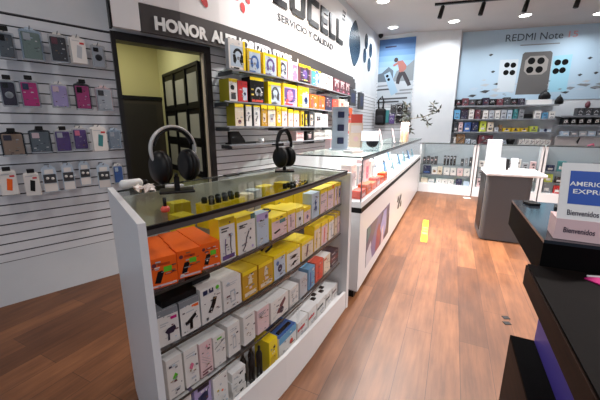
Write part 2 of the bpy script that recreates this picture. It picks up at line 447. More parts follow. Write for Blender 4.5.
# ------------------------------------------------------------------ poster on the far wall
po = empty('wall_poster', 'tall blue poster of a striding person and a phone beside the white column', 'poster')
def flat(mb, path, pts, m, d):
    out = []
    for s_, z_ in pts:
        p, t = path.at(s_); p = p + Vector((t.y, -t.x)) * d; out.append((p.x, p.y, z_))
    mb.add(out, [list(range(len(out)))], m)
def disc(mb, path, s, z, r, m, d, rz=None, n=18):
    flat(mb, path, [(s + r * math.cos(2 * math.pi * k / n), z + (rz or r) * math.sin(2 * math.pi * k / n)) for k in range(n)], m, d)
mb = MB()
strip(mb, PW.off(.012), .04, .91, 1.95, 3.51, mat('poster_sky_pale', (150, 180, 205), .6), .012)
for k, c in enumerate(((70, 108, 160), (84, 124, 174), (100, 142, 188), (120, 160, 198), (136, 172, 204))):
    flat(mb, PW, [(.04, 3.51 - k * .13), (.91, 3.50 - k * .13), (.91, 3.37 - k * .13), (.04, 3.38 - k * .13)], mat('poster_sky%d' % k, c, .6), .0125)
flat(mb, PW, [(.04, 2.60), (.91, 2.60), (.91, 1.95), (.04, 1.95)], mat('poster_ground', (178, 186, 194), .6), .0130)
flat(mb, PW, [(.04, 2.70), (.14, 2.72), (.3, 2.86), (.42, 2.76), (.42, 2.5), (.04, 2.5)], mat('poster_hill', (92, 104, 116), .6), .0134)
flat(mb, PW, [(.42, 2.55), (.5, 2.75), (.7, 2.82), (.91, 2.99), (.91, 2.5), (.42, 2.5)], mat('poster_hill2', (126, 134, 140), .6), .0136)
for k, (z_, a, b) in enumerate(((2.42, .04, .3), (2.33, .04, .34), (2.22, .5, .88), (2.10, .1, .8), (2.30, .6, .91), (2.02, .04, .6))):
    flat(mb, PW, [(a, z_), (b, z_ + .012), (b, z_ - .028), (a, z_ - .04)], DGREY if k % 2 else GREY, .0138)
flat(mb, PW, [(.19, 3.34), (.46, 3.345), (.46, 3.31), (.19, 3.305)], NAVY, .0136)
mb.build('printed_sheet', po)
mb = MB()
S_ = mat('salmon_print', (158, 100, 92), .6); DK = mat('trouser_print', (52, 48, 54), .6)
flat(mb, PW, [(.50, 2.98), (.63, 2.99), (.73, 2.86), (.72, 2.78), (.66, 2.72), (.57, 2.70)], S_, .0142)
flat(mb, PW, [(.40, 2.90), (.52, 2.96), (.52, 2.90), (.42, 2.85)], S_, .0143)
flat(mb, PW, [(.56, 2.72), (.68, 2.70), (.60, 2.55), (.58, 2.43), (.50, 2.45), (.51, 2.58)], DK, .0144)
flat(mb, PW, [(.61, 2.72), (.70, 2.72), (.81, 2.53), (.87, 2.40), (.79, 2.37), (.69, 2.55)], DK, .0145)
disc(mb, PW, .47, 3.01, .05, mat('hair_print', (60, 46, 42), .6), .0146, .055)
mb.build('printed_figure', po)
mb = MB()
flat(mb, PW, [(.19, 2.68), (.335, 2.745), (.565, 2.245), (.40, 2.155)], mat('phone_print', (150, 178, 200), .5), .0142)
for s_, z_ in ((.275, 2.64), (.315, 2.555)): disc(mb, PW, s_, z_, .035, BLKG, .0150)
mb.build('printed_phone', po)

# ------------------------------------------------------------------ banner on the far wall
ba = empty('wall_banner', 'wide pale blue banner with three phones printed on it, high on the far wall', 'banner')
mb = MB(); strip(mb, FB.off(.012), .07, 3.35, 2.0, 3.59, mat('banner_blue', (172, 196, 214), .55), .01)
rr = random.Random(3)
for k in range(42):
    s_ = rr.choice([rr.uniform(.3, 1.4), rr.uniform(2.0, 3.2)]); z_ = 2.08 + abs(rr.gauss(0, .16)) + (.0 if s_ < 2 else .12 * (s_ - 2)); w = rr.uniform(.02, .12)
    flat(mb, FB, [(s_ - w, z_), (s_, z_ + w * .35), (s_ + w * 1.1, z_ + w * .25), (s_ + w * .3, z_ - w * .3)], rr.choice([GREY, DGREY, LGREY, PBLUE]), .0125 + .00004 * k)
for s_, z_ in ((.73, 3.05), (.82, 2.67), (2.74, 2.88), (2.91, 2.56), (2.61, 2.53)): flat(mb, FB, [(s_ - .05, z_), (s_, z_ + .03), (s_ + .05, z_ + .01), (s_, z_ - .03)], DGREY, .0150)
mb.build('printed_sheet', ba)
def phone_print(nm, body, outline, bump, lens, bm_, r=.075):
    mb = MB(); flat(mb, FB, outline, body, .0135)
    if bump:
        x0, x1 = bump[0][0], bump[1][0]; z1, z0 = bump[0][1], bump[2][1]; c = .09
        flat(mb, FB, [(x0 + c, z1), (x1 - c, z1), (x1, z1 - c), (x1, z0 + c), (x1 - c, z0), (x0 + c, z0), (x0, z0 + c), (x0, z1 - c)], bm_, .0141)
    for s_, z_ in lens: disc(mb, FB, s_, z_, r, BLKG, .0147)
    mb.build(nm, ba)
phone_print('printed_white_phone', mat('print_white', (196, 206, 214), .5), [(.94, 2.93), (1.33, 2.93), (1.33, 2.2), (.96, 2.2)], None, [(1.10, 2.81), (1.235, 2.80), (1.10, 2.64), (1.235, 2.635)], None, .06)
phone_print('printed_cyan_phone', mat('print_cyan', (150, 200, 220), .5), [(2.03, 2.96), (2.40, 2.98), (2.40, 2.18), (2.04, 2.17)], None, [(2.13, 2.815), (2.275, 2.82), (2.12, 2.63), (2.25, 2.645)], None, .065)
phone_print('printed_grey_phone', mat('print_taupe', (92, 90, 90), .5), [(1.40, 3.03), (1.44, 3.07), (1.96, 3.07), (2.0, 3.03), (2.02, 2.13), (1.36, 2.13)], [(1.47, 2.98), (1.94, 2.98), (1.94, 2.57)], [(1.60, 2.875), (1.79, 2.87), (1.59, 2.68), (1.78, 2.68)], mat('print_bump', (150, 146, 142), .4))
mb = MB(); text_on_path(mb, 'REDMI Note', FB.off(.0125), 1.0, 2.15, 3.325, 3.475, mat('print_navy', (52, 66, 84), .6), .002, .0); mb.build('name_lettering', ba); mb = MB(); text_on_path(mb, '15', FB.off(.0125), 2.25, 2.43, 3.335, 3.465, mat('print_rose', (206, 150, 156), .6), .002, .012)
mb.build('number_lettering', ba); mb = MB(); strip(mb, FB.off(.0135), 1.32, 2.11, 3.215, 3.24, GREY); mb.build('subtitle_line', ba)


# ------------------------------------------------------------------ product art
def A_text(c, v=.88, u0=.1, u1=.6, n=2, h=.03, gap=.06):
    return [('r', u0, v - k * gap - h, u1 - .12 * (k % 2), v - k * gap, c) for k in range(n)]
def A_charger():
    return [('d', .17, .78, .085, MAROON), ('r', .3, .74, .75, .82, ORANGED), ('r', .5, .5, .8, .68, GREEN), ('r', .52, .40, .8, .44, ORANGED),
            ('p', [(.14, .2), (.34, .16), (.5, .5), (.44, .58), (.28, .56)], BLACK), ('r', .06, .05, .94, .12, PALEP)]
def A_cable(c, stripe=YEL):
    return [('r', 0, .84, 1, 1, stripe)] + A_text(DGREY, .78, .12, .6) + [('l', [(.32, .06), (.32, .4), (.36, .52)], .05, c), ('l', [(.7, .1), (.66, .35), (.72, .62)], .06, DPURP), ('r', .1, .04, .9, .14, c)]
def A_hook(c):
    return [('r', 0, .86, 1, 1, YEL), ('r', .75, .86, 1, 1, TEAL)] + A_text(DGREY, .78, .1, .55) + [('l', [(.25, .08), (.4, .2), (.5, .42), (.62, .56)], .06, c), ('d', .72, .6, .05, c), ('d', .68, .36, .05, c), ('d', .8, .12, .06, LILAC)]
def A_holder(lb):
    return [('r', 0, .83, 1, 1, GREY), ('r', .62, .68, .92, .76, lb)] + A_text(LGREY, .64, .1, .5, 2, .025) + [('p', [(.3, .38), (.45, .46), (.78, .5), (.85, .4), (.7, .3), (.52, .3), (.5, .12), (.4, .12), (.42, .3)], DPURP)]
def A_pump():
    return [('r', 0, .83, 1, 1, GREY), ('r', .6, .72, .95, .80, ORANGE)] + A_text(LGREY, .66, .3, .7, 1) + [('p', [(.2, .34), (.75, .55), (.82, .45), (.6, .36), (.58, .1), (.42, .1), (.44, .3), (.26, .26)], BLACK)]
def A_key():
    return [('r', .12, .8, .34, .93, NAVY), ('r', .4, .8, .62, .93, NAVY), ('d', .82, .88, .09, GREEN), ('l', [(.42, .28), (.58, .46), (.66, .6)], .2, BLACK), ('d', .46, .34, .05, GREY), ('r', .2, .06, .3, .1, GREY)]
def A_plain(c=LGREY):
    return A_text(c, .86, .2, .8, 2, .02) + [('ringr', .36, .2, .64, .6, c)]
def A_gold():
    return [('r', 0, .86, 1, 1, YEL), ('r', .1, .08, .9, .22, CREAM), ('p', [(.35, .48), (.65, .48), (.6, .72), (.55, .82), (.45, .82), (.4, .72)], CREAM), ('r', .42, .3, .6, .4, PALEP)]
def A_dots(c=DGREY):
    return A_text(c, .85, .15, .75, 3, .03) + [('d', .35, .3, .12, c), ('d', .68, .36, .09, c), ('r', .2, .08, .8, .12, c)]
def A_mag(c):
    return A_text(LGREY, .86, .15, .8, 2, .02) + [('p', [(.3, .5), (.5, .62), (.66, .54), (.5, .42)], c), ('r', .4, .16, .75, .22, LGREY)]
def A_stripe():
    return [('l', [(.15, .62), (.85, .38)], .02, GREY), ('l', [(.15, .54), (.85, .3)], .02, GREY), ('l', [(.15, .46), (.85, .22)], .02, GREY), ('r', .1, .05, .9, .1, MAROON), ('r', .1, .14, .9, .18, MAROON), ('p', [(.5, .86), (.66, .78), (.6, .9)], PINK)]
def A_device(c=BLACK):
    return A_text(GREY, .88, .15, .7, 1) + [('p', [(.2, .55), (.5, .68), (.8, .62), (.6, .5)], c), ('p', [(.3, .22), (.55, .36), (.8, .3), (.5, .16)], c)]
def A_headset(c=DPURP, strip_=YEL):
    return [('r', 0, .88, 1, 1, strip_), ('r', .1, .12, .92, .8, PBLUE), ('ring', .55, .46, .20, .11, c), ('p', [(.24, .5), (.36, .56), (.46, .34), (.36, .2), (.26, .26)], c), ('p', [(.86, .5), (.74, .56), (.62, .32), (.74, .18), (.86, .26)], c), ('d', .55, .4, .08, GREY), ('r', .1, .04, .6, .09, c)]
def A_buds(c=BLACK):
    return [('r', 0, .84, 1, 1, YEL), ('ringr', .25, .3, .75, .65, c), ('d', .5, .46, .1, c), ('r', .15, .1, .85, .16, YELD)]
def A_window(c1, c2):
    return [('r', 0, .86, 1, 1, YEL), ('r', .12, .2, .88, .8, c1), ('d', .5, .5, .2, c2), ('r', .15, .06, .7, .12, RED)]
def art_on(mb, w, h, art, y0=-.0006, x0=None):
    x0 = -w / 2 if x0 is None else x0
    U = lambda u: x0 + u * w
    y = y0
    for a in art:
        y -= .00025
        k = a[0]; m = a[-1]
        if k == 'r': mb.fpoly([(U(a[1]), a[2] * h), (U(a[3]), a[2] * h), (U(a[3]), a[4] * h), (U(a[1]), a[4] * h)], y, m)
        elif k == 'd':
            r = a[3] * w; mb.fpoly([(U(a[1]) + r * math.cos(t * math.pi / 7), a[2] * h + r * math.sin(t * math.pi / 7)) for t in range(14)], y, m)
        elif k == 'p': mb.fpoly([(U(u), v * h) for u, v in a[1]], y, m)
        elif k == 'l':
            pts = a[1]; wd = a[2] * w / 2
            for (u0, v0), (u1, v1) in zip(pts, pts[1:]):
                p = Vector((U(u0), v0 * h)); q = Vector((U(u1), v1 * h)); d = (q - p).normalized(); n = Vector((-d.y, d.x)) * wd
                p = p - d * wd * .6; q = q + d * wd * .6
                mb.fpoly([tuple(p + n), tuple(q + n), tuple(q - n), tuple(p - n)], y, m)
        elif k == 'ring':
            R = a[3] * w; t = a[4] * w
            for j in range(12):
                a0, a1 = math.pi * j / 12, math.pi * (j + 1) / 12
                mb.fpoly([(U(a[1]) + r * math.cos(b), a[2] * h + r * math.sin(b) * 1.2) for r, b in ((R, a0), (R, a1), (R + t, a1), (R + t, a0))], y, m)
        elif k == 'ringr':
            u0, v0, u1, v1 = a[1:5]; t = .05
            for q in ((u0, v0, u1, v0 + t), (u0, v1 - t, u1, v1), (u0, v0, u0 + t, v1), (u1 - t, v0, u1, v1)):
                mb.fpoly([(U(q[0]), q[1] * h), (U(q[2]), q[1] * h), (U(q[2]), q[3] * h), (U(q[0]), q[3] * h)], y, m)
FP = random.Random(21)
def fine_print(body, n=13):
    r = []
    for k in range(n):
        u, v = FP.uniform(.06, .8), FP.uniform(.05, .9); wd, hg = FP.uniform(.04, .2), FP.uniform(.012, .05)
        r.append(('r', u, v, min(u + wd, .96), min(v + hg, .97), FP.choice([DGREY, GREY, GREY, LGREY, DPURP, BROWN, CARD, CARD, MAROON, PBLUE])))
    return r
def product(name, label, cat, group, path, d, s0, s1, z0, h, depth, body, art=(), top=None, front=None, side=None, tilt=0.0):
    sm = (s0 + s1) / 2
    pa, _ = path.pose(s0, d); pb, _ = path.pose(s1, d); v = pb - pa; w = v.length * .96
    p = (pa + pb) / 2; rz = math.atan2(v.y, v.x) + tilt
    mb = MB(); mb.box(-w / 2, w / 2, 0, depth, 0, h, body, top, front, side)
    if art:
        art_on(mb, w, h, list(art)); art_on(mb, w, h, fine_print(body), -.0036)
    o = mb.build(name, None, (p.x, p.y, z0), rz)
    return tag(o, label, cat, group)

# ------------------------------------------------------------------ near glass display case
CF = Path([(.588, .80), (.78, .755), (1.0, .715), (1.213, .685), (1.5, .66), (2.08, .64)])
BL, BR = Vector((.885, 1.40)), Vector((2.22, 1.15))
CASE = empty('glass_display_case', 'near white glass display case packed with boxed phone accessories', 'display case')
def case_poly(inset):
    f = CF.off(-inset).sub(.012, CF.c[-1] - .02)
    return [(p.x, p.y) for p in f] + [(BR.x - .02, BR.y - .01), (1.467, 1.275), (BL.x + .03, BL.y - .02)]
def LIP(t):
    k = [.225, .222, .217, .208, .198, .140]; x = min(max(t, 0), 1) * 5; i = min(int(x), 4); return k[i] + (k[i + 1] - k[i]) * (x - i)
mb = MB(); mb.prism(case_poly(.0), 0, .10, WHITE); mb.build('base', CASE)
mb = MB(); strip(mb, CF.off(.022), .02, CF.c[-1], 0, .2, WHITE, .02, LIP); mb.build('front_lip', CASE)
def vpanel(a, b, th, z0, z1, m):           # upright panel between two plan points
    a, b = Vector(a), Vector(b); d = (b - a).normalized(); n = Vector((d.y, -d.x)) * th
    mb = MB(); mb.prism([tuple(a), tuple(b), tuple(b + n), tuple(a + n)], z0, z1, m); return mb
vpanel((.549, .770), (.862, 1.382), .022, 0, 1.088, WHITE).build('end_panel', CASE)
vpanel((2.078, .615), (2.222, 1.15), .028, 0, 1.045, WHITE).build('end_panel', CASE)
vpanel((.88, 1.395), (1.467, 1.285), -.012, .10, 1.03, WHITE).build('back_panel', CASE)
vpanel((1.467, 1.285), (2.22, 1.16), -.012, .10, 1.03, WHITE).build('back_panel', CASE)
for z in (.375, .605, .825):
    mb = MB(); mb.prism(case_poly(.032), z - .008, z, GLASS); sh = mb.build('glass_shelf', CASE)
    mb = MB(); strip(mb, CF.off(-.028), .014, CF.c[-1] - .025, z - .008, z + .001, mat('shelf_edge_brown', (58, 54, 50), .4), .003); mb.build('shelf_edge', sh)
mb = MB(); mb.prism(case_poly(-.004), 1.053, 1.063, GLASST); gt = mb.build('glass_top', CASE)
mb = MB(); strip(mb, CF.off(.008), .004, CF.c[-1] - .01, 1.053, 1.064, BLACK, .010); mb.build('edge_trim', gt)
mb = MB(); strip(mb, CF.off(.005), .004, CF.c[-1] - .01, 1.034, 1.053, mat('reflection_grey', (84, 82, 80), .3), .008); mb.build('reflection_band', CASE)  # grey band paints the reflection under the black glass edge
mb = MB()
mb.tube([(BR.x, BR.y, 1.058), (1.467, 1.285, 1.058), (BL.x + .02, BL.y, 1.058)], .005, GEDGE, 6); mb.tube([(2.08, .64, 1.058), (BR.x, BR.y, 1.058)], .005, GEDGE, 6); mb.build('glass_edge', gt)
mb = MB(); strip(mb, CF.off(.003), .008, .80, LIP(.3), 1.036, GLASS); strip(mb, CF.off(-.006), .78, CF.c[-1] - .03, .16, 1.036, GLASS); mb.build('sliding_glass', CASE)

G1 = 'boxes on the upper shelf of the near display case'; G2 = 'boxes on the middle shelf of the near display case'
G3 = 'boxes on the lower shelf of the near display case'; G4 = 'boxes on the bottom deck of the near display case'
F1, F2, F3, F4 = .829, .609, .379, .105
def CP(label, s0, s1, h, tier, body, art=(), depth=.10, back=0.0, cat='box', name='product_box', **k):
    z, g, d0 = {1: (F1 - .002, G1, -.045), 2: (F2 - .002, G2, -.045), 3: (F3 - .002, G3, -.05), 4: (F4 - .003, G4, -.045)}[tier]
    return product(name, label, cat, g, CF, d0 - back, s0 + .002, s1 - .002, z, h, depth, body, art, **k)
ORT = lambda: A_charger()
for i, (s0, s1, h) in enumerate(((.022, .117, .106), (.119, .213, .104), (.215, .300, .102))):
    wh = ('leftmost', 'second', 'third')[i]
    for j in range(3):
        o = CP('orange green-labelled charger box, %s column from the end panel, %s' % (wh, ('front row', 'middle row', 'back row')[j]), s0 + .024 * j, s1 + .024 * j, h - .004 * j, 1, ORANGE, ORT() if j == 0 else (), .082, .086 * j, name='charger_box', tilt=-.2)
YE = dict(top=YEL, side=YEL)
CP('tall white box with a yellow top band and purple cable, beside the orange boxes', .302, .388, .178, 1, CARD, A_cable(PURPLE), .06, **YE)
CP('white box with a curved dark cable and yellow-teal top band on the upper shelf', .393, .511, .164, 1, CARD, A_hook(DPURP), .06, **YE)
CP('pale lilac-topped white box right of the curved cable box', .514, .603, .150, 1, PBLUE, [('r', 0, .78, 1, 1, LILAC), ('d', .8, .86, .12, PURPLE)] + A_text(LGREY, .7, .15, .7), .05)
CP('low white box with yellow lid and a black gadget picture on the upper shelf', .618, .758, .108, 1, PALEP, [('r', 0, .8, 1, 1, YEL), ('r', .5, .62, .9, .8, TEAL), ('p', [(.1, .3), (.5, .38), (.55, .3), (.2, .22)], BLACK)], .16, **YE)
CP('low white box with yellow lid next right of the black gadget box', .758, .840, .112, 1, PALEP, [('r', 0, .8, 1, 1, YEL), ('l', [(.4, .2), (.4, .65)], .08, MAROON), ('d', .7, .5, .12, PALEP)], .16, **YE)
CP('small yellow-lidded white box in front of the tall pale blue box', .842, .925, .106, 1, CARD, [('r', 0, .78, 1, 1, YEL), ('d', .5, .4, .14, DGREY)], .14, **YE)
CP('yellow-topped box wedged left of the tall pale blue earphone box', .927, 1.02, .09, 1, PALEP, [('r', 0, .75, 1, 1, YEL), ('d', .5, .35, .15, PURPLE)], .14, **YE)
CP('tall pale blue box with two dark blue earphones on the upper shelf', 1.027, 1.142, .150, 1, PBLUE, [('d', .5, .62, .14, NAVY), ('d', .5, .36, .16, NAVY), ('l', [(.5, .3), (.5, .7)], .1, BLUE)], .06)
CP('white box with yellow top band and faint text right of the blue earphones', 1.149, 1.262, .156, 1, PALEP, [('r', 0, .82, 1, 1, YEL)] + A_text(GREY, .5, .1, .8), .07, **YE)
CP('white box with yellow top band and an orange corner on the upper shelf', 1.264, 1.378, .154, 1, PALEP, [('r', 0, .82, 1, 1, YEL), ('r', .7, .85, 1, 1, ORANGE)] + A_text(GREY, .6, .1, .8), .07, **YE)
CP('white box with a dark hook-shaped earpiece near the right end of the upper shelf', 1.386, 1.446, .155, 1, PALEP, [('r', 0, .84, 1, 1, YEL), ('l', [(.5, .25), (.65, .4), (.65, .72)], .14, DGREY)], .07, **YE)
CP('pale box with a blue-black picture at the right end of the upper shelf', 1.452, 1.512, .152, 1, PALEP, [('r', 0, .84, 1, 1, YEL), ('r', .3, .3, .7, .72, NAVY), ('r', .38, .5, .62, .6, SKYB)], .07, **YE)
# second row of the upper shelf, seen through the glass top
CP('yellow box standing behind the tall white cable boxes, left of the cap tray', .33, .425, .13, 1, YEL, [('r', .1, .1, .9, .5, ORANGED)], .09, .30)
tr = empty('cap_tray', 'yellow counter tray holding black round caps under the glass top', 'tray', group=None)
p_, rz_ = CF.pose(.72, -.40); tr.location = (p_.x, p_.y, F1 - .002); tr.rotation_euler = (0, 0, rz_)
mb = MB(); mb.box(-.13, .13, 0, .12, 0, .13, YEL, top=YELD); mb.build('tray_box', tr)
for k in range(10):
    mb = MB(); mb.lathe([(.015, .126), (.016, .155), (.010, .162)], BLACK, (-.10 + .05 * (k % 5), .03 + .055 * (k // 5), 0), 10); mb.build('cap', tr)
CP('clear cream box behind the upper-shelf boxes, right of the cap tray', .90, .99, .13, 1, CREAM, A_text(GREY, .7, .1, .8), .08, .38)
CP('pale grey box in the back row of the upper shelf behind the lilac-topped box', .995, 1.075, .14, 1, LGREY, (), .08, .38)
CP('yellow box in the back row of the upper shelf near the second headphones', 1.085, 1.20, .15, 1, YEL, [('r', .1, .15, .8, .6, YELD)], .08, .36)
CP('big yellow box lying behind the tall pale blue earphone box', .86, 1.08, .13, 1, YEL, [('r', .05, .1, .95, .5, YELD)], .10, .15)
CP('cream and yellow box at the back right of the upper shelf', 1.26, 1.36, .15, 1, YELD, [('r', .1, .1, .6, .8, CREAM)], .08, .33)
tr2 = copy_tree(tr); p_, rz_ = CF.pose(1.30, -.24); tr2.location = (p_.x, p_.y, F1 - .002); tr2.rotation_euler = (0, 0, rz_)
tr2['label'] = 'yellow counter tray of black caps at the right end under the glass top'
mb = MB(); mb.tube([(0, 0, 0), (.02, 0, .004), (.035, .02, .004), (.02, .04, .004), (-.01, .035, .004), (-.02, .01, .004)], .005, BLACK, 6)
p_, _ = CF.pose(.70, -.12); tag(mb.build('earphone_cable', None, (p_.x, p_.y, F1 + .110)), 'black coiled cable lying on the low yellow-lidded box', 'cable')
# middle shelf
CP('white gadget box with grey top band and a pink label, leftmost on the middle shelf', .026, .105, .137, 2, CARD, A_holder(MAG), .05, top=GREY, side=GREY, name='holder_box', tilt=-.12)
CP('white gadget box with grey top band and an orange label on the middle shelf', .107, .193, .135, 2, CARD, A_pump(), .11, top=GREY, side=GREY, name='holder_box')
CP('tall white box with two navy squares and a black remote picture', .193, .300, .148, 2, CARD, A_key(), .10, top=CARD)
CP('plain white box between the remote box and the golden boxes', .303, .408, .138, 2, CARD, A_plain(), .12)
CP('golden box with yellow lid, left one of the golden pair on the middle shelf', .411, .513, .134, 2, GOLD, A_gold(), .13, top=YELD, name='bulb_box')
CP('golden box with yellow lid, right one of the golden pair on the middle shelf', .517, .626, .130, 2, GOLD, A_gold(), .13, top=YELD, name='bulb_box')
CP('blue-grey fronted box with yellow lid right of the golden pair', .630, .740, .130, 2, PBLUE, [('r', 0, .86, 1, 1, YEL), ('d', .5, .4, .2, NAVY), ('d', .3, .65, .12, BLUE)], .12, **YE)
CP('white box with yellow lid and two black gadgets on the middle shelf', .744, .890, .114, 2, CARD, [('r', 0, .88, 1, 1, YEL)] + A_device(), .13, **YE)
CP('cream box with yellow lid and a maroon tube picture on the middle shelf', .901, 1.06, .110, 2, CREAM, [('r', 0, .84, 1, 1, YEL), ('l', [(.4, .15), (.5, .7)], .12, MAROON)], .13, **YE)
for i, (s0, s1, h) in enumerate(((1.067, 1.165, .162), (1.173, 1.282, .156), (1.291, 1.391, .150))):
    CP(('tall olive-fronted box with yellow lid, first of three tall ones on the middle shelf', 'tall cream box with yellow lid, middle of three tall ones on the middle shelf', 'tall white box with yellow lid, last of three tall ones on the middle shelf')[i], s0, s1, h, 2, (CREAM, PALEP, CARD)[i], [('r', 0, .84, 1, 1, YEL), ('l', [(.3 + .1 * i, .12), (.4 + .1 * i, .7)], .15, (YELD, CORAL, LGREY)[i])], .07, **YE)
CP('yellow-lidded brown box near the right end of the middle shelf', 1.405, 1.456, .155, 2, CREAM, [('r', 0, .82, 1, 1, YELD), ('d', .5, .4, .2, BROWN)], .07, top=YELD)
CP('grey-brown box at the far right end of the middle shelf', 1.462, 1.512, .158, 2, PALEP, [('r', 0, .8, 1, 1, YELD), ('d', .5, .45, .16, DGREY)], .07, top=YELD)
mb = MB(); mb.rbox(-.045, .045, 0, .05, 0, .022, BLACK, .006); p_, rz_ = CF.pose(.245, -.095)
tag(mb.build('clip_gadget', None, (p_.x, p_.y, F2 + .147), rz_), 'black clip gadget lying on top of the remote box', 'gadget')
mb = MB(); mb.box(-.066, .066, 0, .08, 0, .024, BLACK); p_, rz_ = CF.pose(.122, -.055)
tag(mb.build('flat_case', None, (p_.x, p_.y, F2 + .136), rz_), 'flat black case lying on the two grey-topped gadget boxes', 'case')
mb = MB(); mb.tube([(-.03, 0, .006), (0, -.02, .03), (.03, 0, .03), (.02, .03, .02), (-.02, .03, .006)], .006, BLACK, 6); p_, _ = CF.pose(.68, -.11)
tag(mb.build('cable_loop', None, (p_.x, p_.y, F2 + .129)), 'black cable loop lying on the blue-grey fronted box', 'cable')
# lower shelf
WH = dict(top=WHITEM)
for lb, s0, s1, h, art, bd in (
    ('white slim box with a green mark, leftmost on the lower shelf', .040, .107, .165, A_mag(GREEN), CARD),
    ('white slim box with a pink mark, second on the lower shelf', .109, .172, .163, A_mag(PINK), CARD),
    ('white slim box with maroon lines and slanting stripes on the lower shelf', .174, .240, .153, A_stripe(), PALEP),
    ('white slim box with a dark diagonal line, right of the striped slim box', .242, .309, .142, [('l', [(.1, .62), (.9, .78)], .05, DGREY), ('r', .2, .5, .5, .54, LGREY), ('r', .3, .86, .7, .92, GREEN)], CARD),
    ('plain white slim box, left one of the plain pair above the black bottles', .318, .392, .150, A_plain(), CARD),
    ('plain white slim box, right one of the plain pair above the black bottles', .408, .492, .146, A_text(GREY, .93, .2, .8, 1), CARD),
    ('white slim box with grey text lines right of the plain pair', .503, .595, .129, A_text(GREY, .85, .1, .7, 3), PALEP)):
    CP(lb, s0, s1, h, 3, bd, art, .08, **WH)
CP('white box with a brown tool picture on the lower shelf', .603, .771, .118, 3, CARD, [('p', [(.3, .3), (.5, .62), (.8, .85), (.85, .7), (.6, .4), (.55, .2)], MAROON), ('d', .6, .32, .12, DPURP)] + A_text(LGREY, .25, .08, .35), .08, **WH)
CP('small white box with grey figures right of the brown tool box', .781, .879, .110, 3, CARD, A_dots(LGREY), .08, **WH)
CP('slim grey-beige box left of the light blue box on the lower shelf', .890, .990, .126, 3, LGREY, A_text(GREY, .8, .2, .8), .07)
CP('slim light blue box standing on the lower shelf', 1.001, 1.096, .138, 3, SKYB, [('r', .2, .1, .4, .8, BLUE), ('d', .7, .85, .1, CARD)], .07)
CP('slim coral red box right of the light blue box', 1.104, 1.226, .137, 3, CORAL, [('r', .3, .15, .5, .8, RED), ('r', .1, .86, .9, .94, CORAL)], .07)
CP('slim cream box right of the coral red box', 1.235, 1.353, .125, 3, CREAM, [('r', 0, .8, .4, .9, RED)], .07, **WH)
for i in range(3):
    CP('flat dark box, %s of three stacked at the right end of the lower shelf' % ('bottom', 'middle', 'top')[i], 1.365, 1.508, .035, 3, (DPURP, MAROON, DPURP)[i], A_text(LGREY, .7, .1, .5, 1, .2), .10).location.z += .0355 * i
# bottom deck
CP('small white box with a brown picture, leftmost on the bottom deck', .055, .127, .25, 4, CARD, [('r', .2, .5, .7, .8, BROWN), ('d', .5, .66, .2, MAROON)], .09)
CP('white box with a dark purple print on the bottom deck', .133, .218, .255, 4, LILAC, [('p', [(.2, .6), (.8, .68), (.8, .85), (.2, .8)], NAVY), ('r', .2, .9, .9, .97, DPURP), ('d', .6, .45, .1, YELD)], .10, top=CARD)
CP('white box with small orange dots beside the purple print box', .222, .305, .235, 4, CARD, [('d', .3, .7, .07, YELD), ('d', .6, .65, .07, ORANGE), ('d', .5, .8, .07, LGREY)], .10, **WH)
for i in range(4):
    CP('flat white box with black hand print, %s in the stack of four' % ('bottom', 'second', 'third', 'top')[i], .318 + .006 * (i % 2), .405 + .006 * (i % 2), .046, 4, CARD, [('d', .6, .5, .08, BLACK), ('d', .72, .55, .06, BLACK), ('r', .1, .3, .4, .45, LGREY)], .11, **WH).location.z += .0465 * i
for i in range(5):
    p_, rz_ = CF.pose(.425 + .028 * i, -.075 - .03 * (i % 2))
    mb = MB(); mb.lathe([(.015, 0), (.016, .14), (.012, .155), (.007, .16), (.007, .185), (.004, .188)], BLACK, n=12)
    tag(mb.build('spray_bottle', None, (p_.x, p_.y, F4 - .003), rz_), 'small black bottle on the bottom deck between the white stack and the yellow box', 'bottle', 'black bottles on the bottom deck')
CP('yellow box with a black dot on the bottom deck', .578, .655, .185, 4, YEL, [('d', .6, .75, .12, BLACK), ('r', .15, .1, .85, .5, YELD)], .10)
CP('white box with a blue and black lid right of the yellow box', .662, .845, .155, 4, CARD, [('r', 0, .72, 1, 1, SKYB), ('d', .7, .45, .1, CORAL), ('r', .2, .2, .5, .3, LGREY)], .11, top=BLUE)
mb = MB(); mb.box(-.06, .06, .0, .02, 0, .008, BLACK); mb.box(-.06, .06, .05, .07, 0, .008, BLACK); p_, rz_ = CF.pose(.755, -.065)
tag(mb.build('black_strap', None, (p_.x, p_.y, F4 + .152), rz_), 'two black strips lying on the blue lid', 'strap')
for i, (s0, s1, h, c) in enumerate(((.852, .99, .135, RED), (.995, 1.12, .13, RED), (1.125, 1.27, .12, BLACK), (1.275, 1.385, .11, BLACK), (1.39, 1.505, .10, MAROON))):
    CP(('flat white box with a red edge right of the blue-lidded box', 'flat white box with a red edge, second from the blue-lidded box', 'flat white box with black squares on its lid, lower right of the case', 'small flat white box with black squares nearest the right end panel but one', 'flat pale box with maroon print at the right end of the bottom deck')[i], s0, s1, h, 4, CARD, [('r', 0, .55, .7, .68, c), ('r', .3, .25, .9, .35, LGREY)], .11, **WH)
    if c is BLACK:
        p_, rz_ = CF.pose((s0 + s1) / 2, -.08)
        for k in range(2):
            mb = MB(); mb.box(-.02 + .05 * k - .025, .012 + .05 * k - .025, .02 * k, .03 + .02 * k, 0, .006, BLACK)
            tag(mb.build('adapter', None, (p_.x, p_.y, F4 - .003 + h), rz_), 'tiny black adapter on a flat white box at the lower right of the case', 'adapter', 'tiny black adapters on flat boxes')

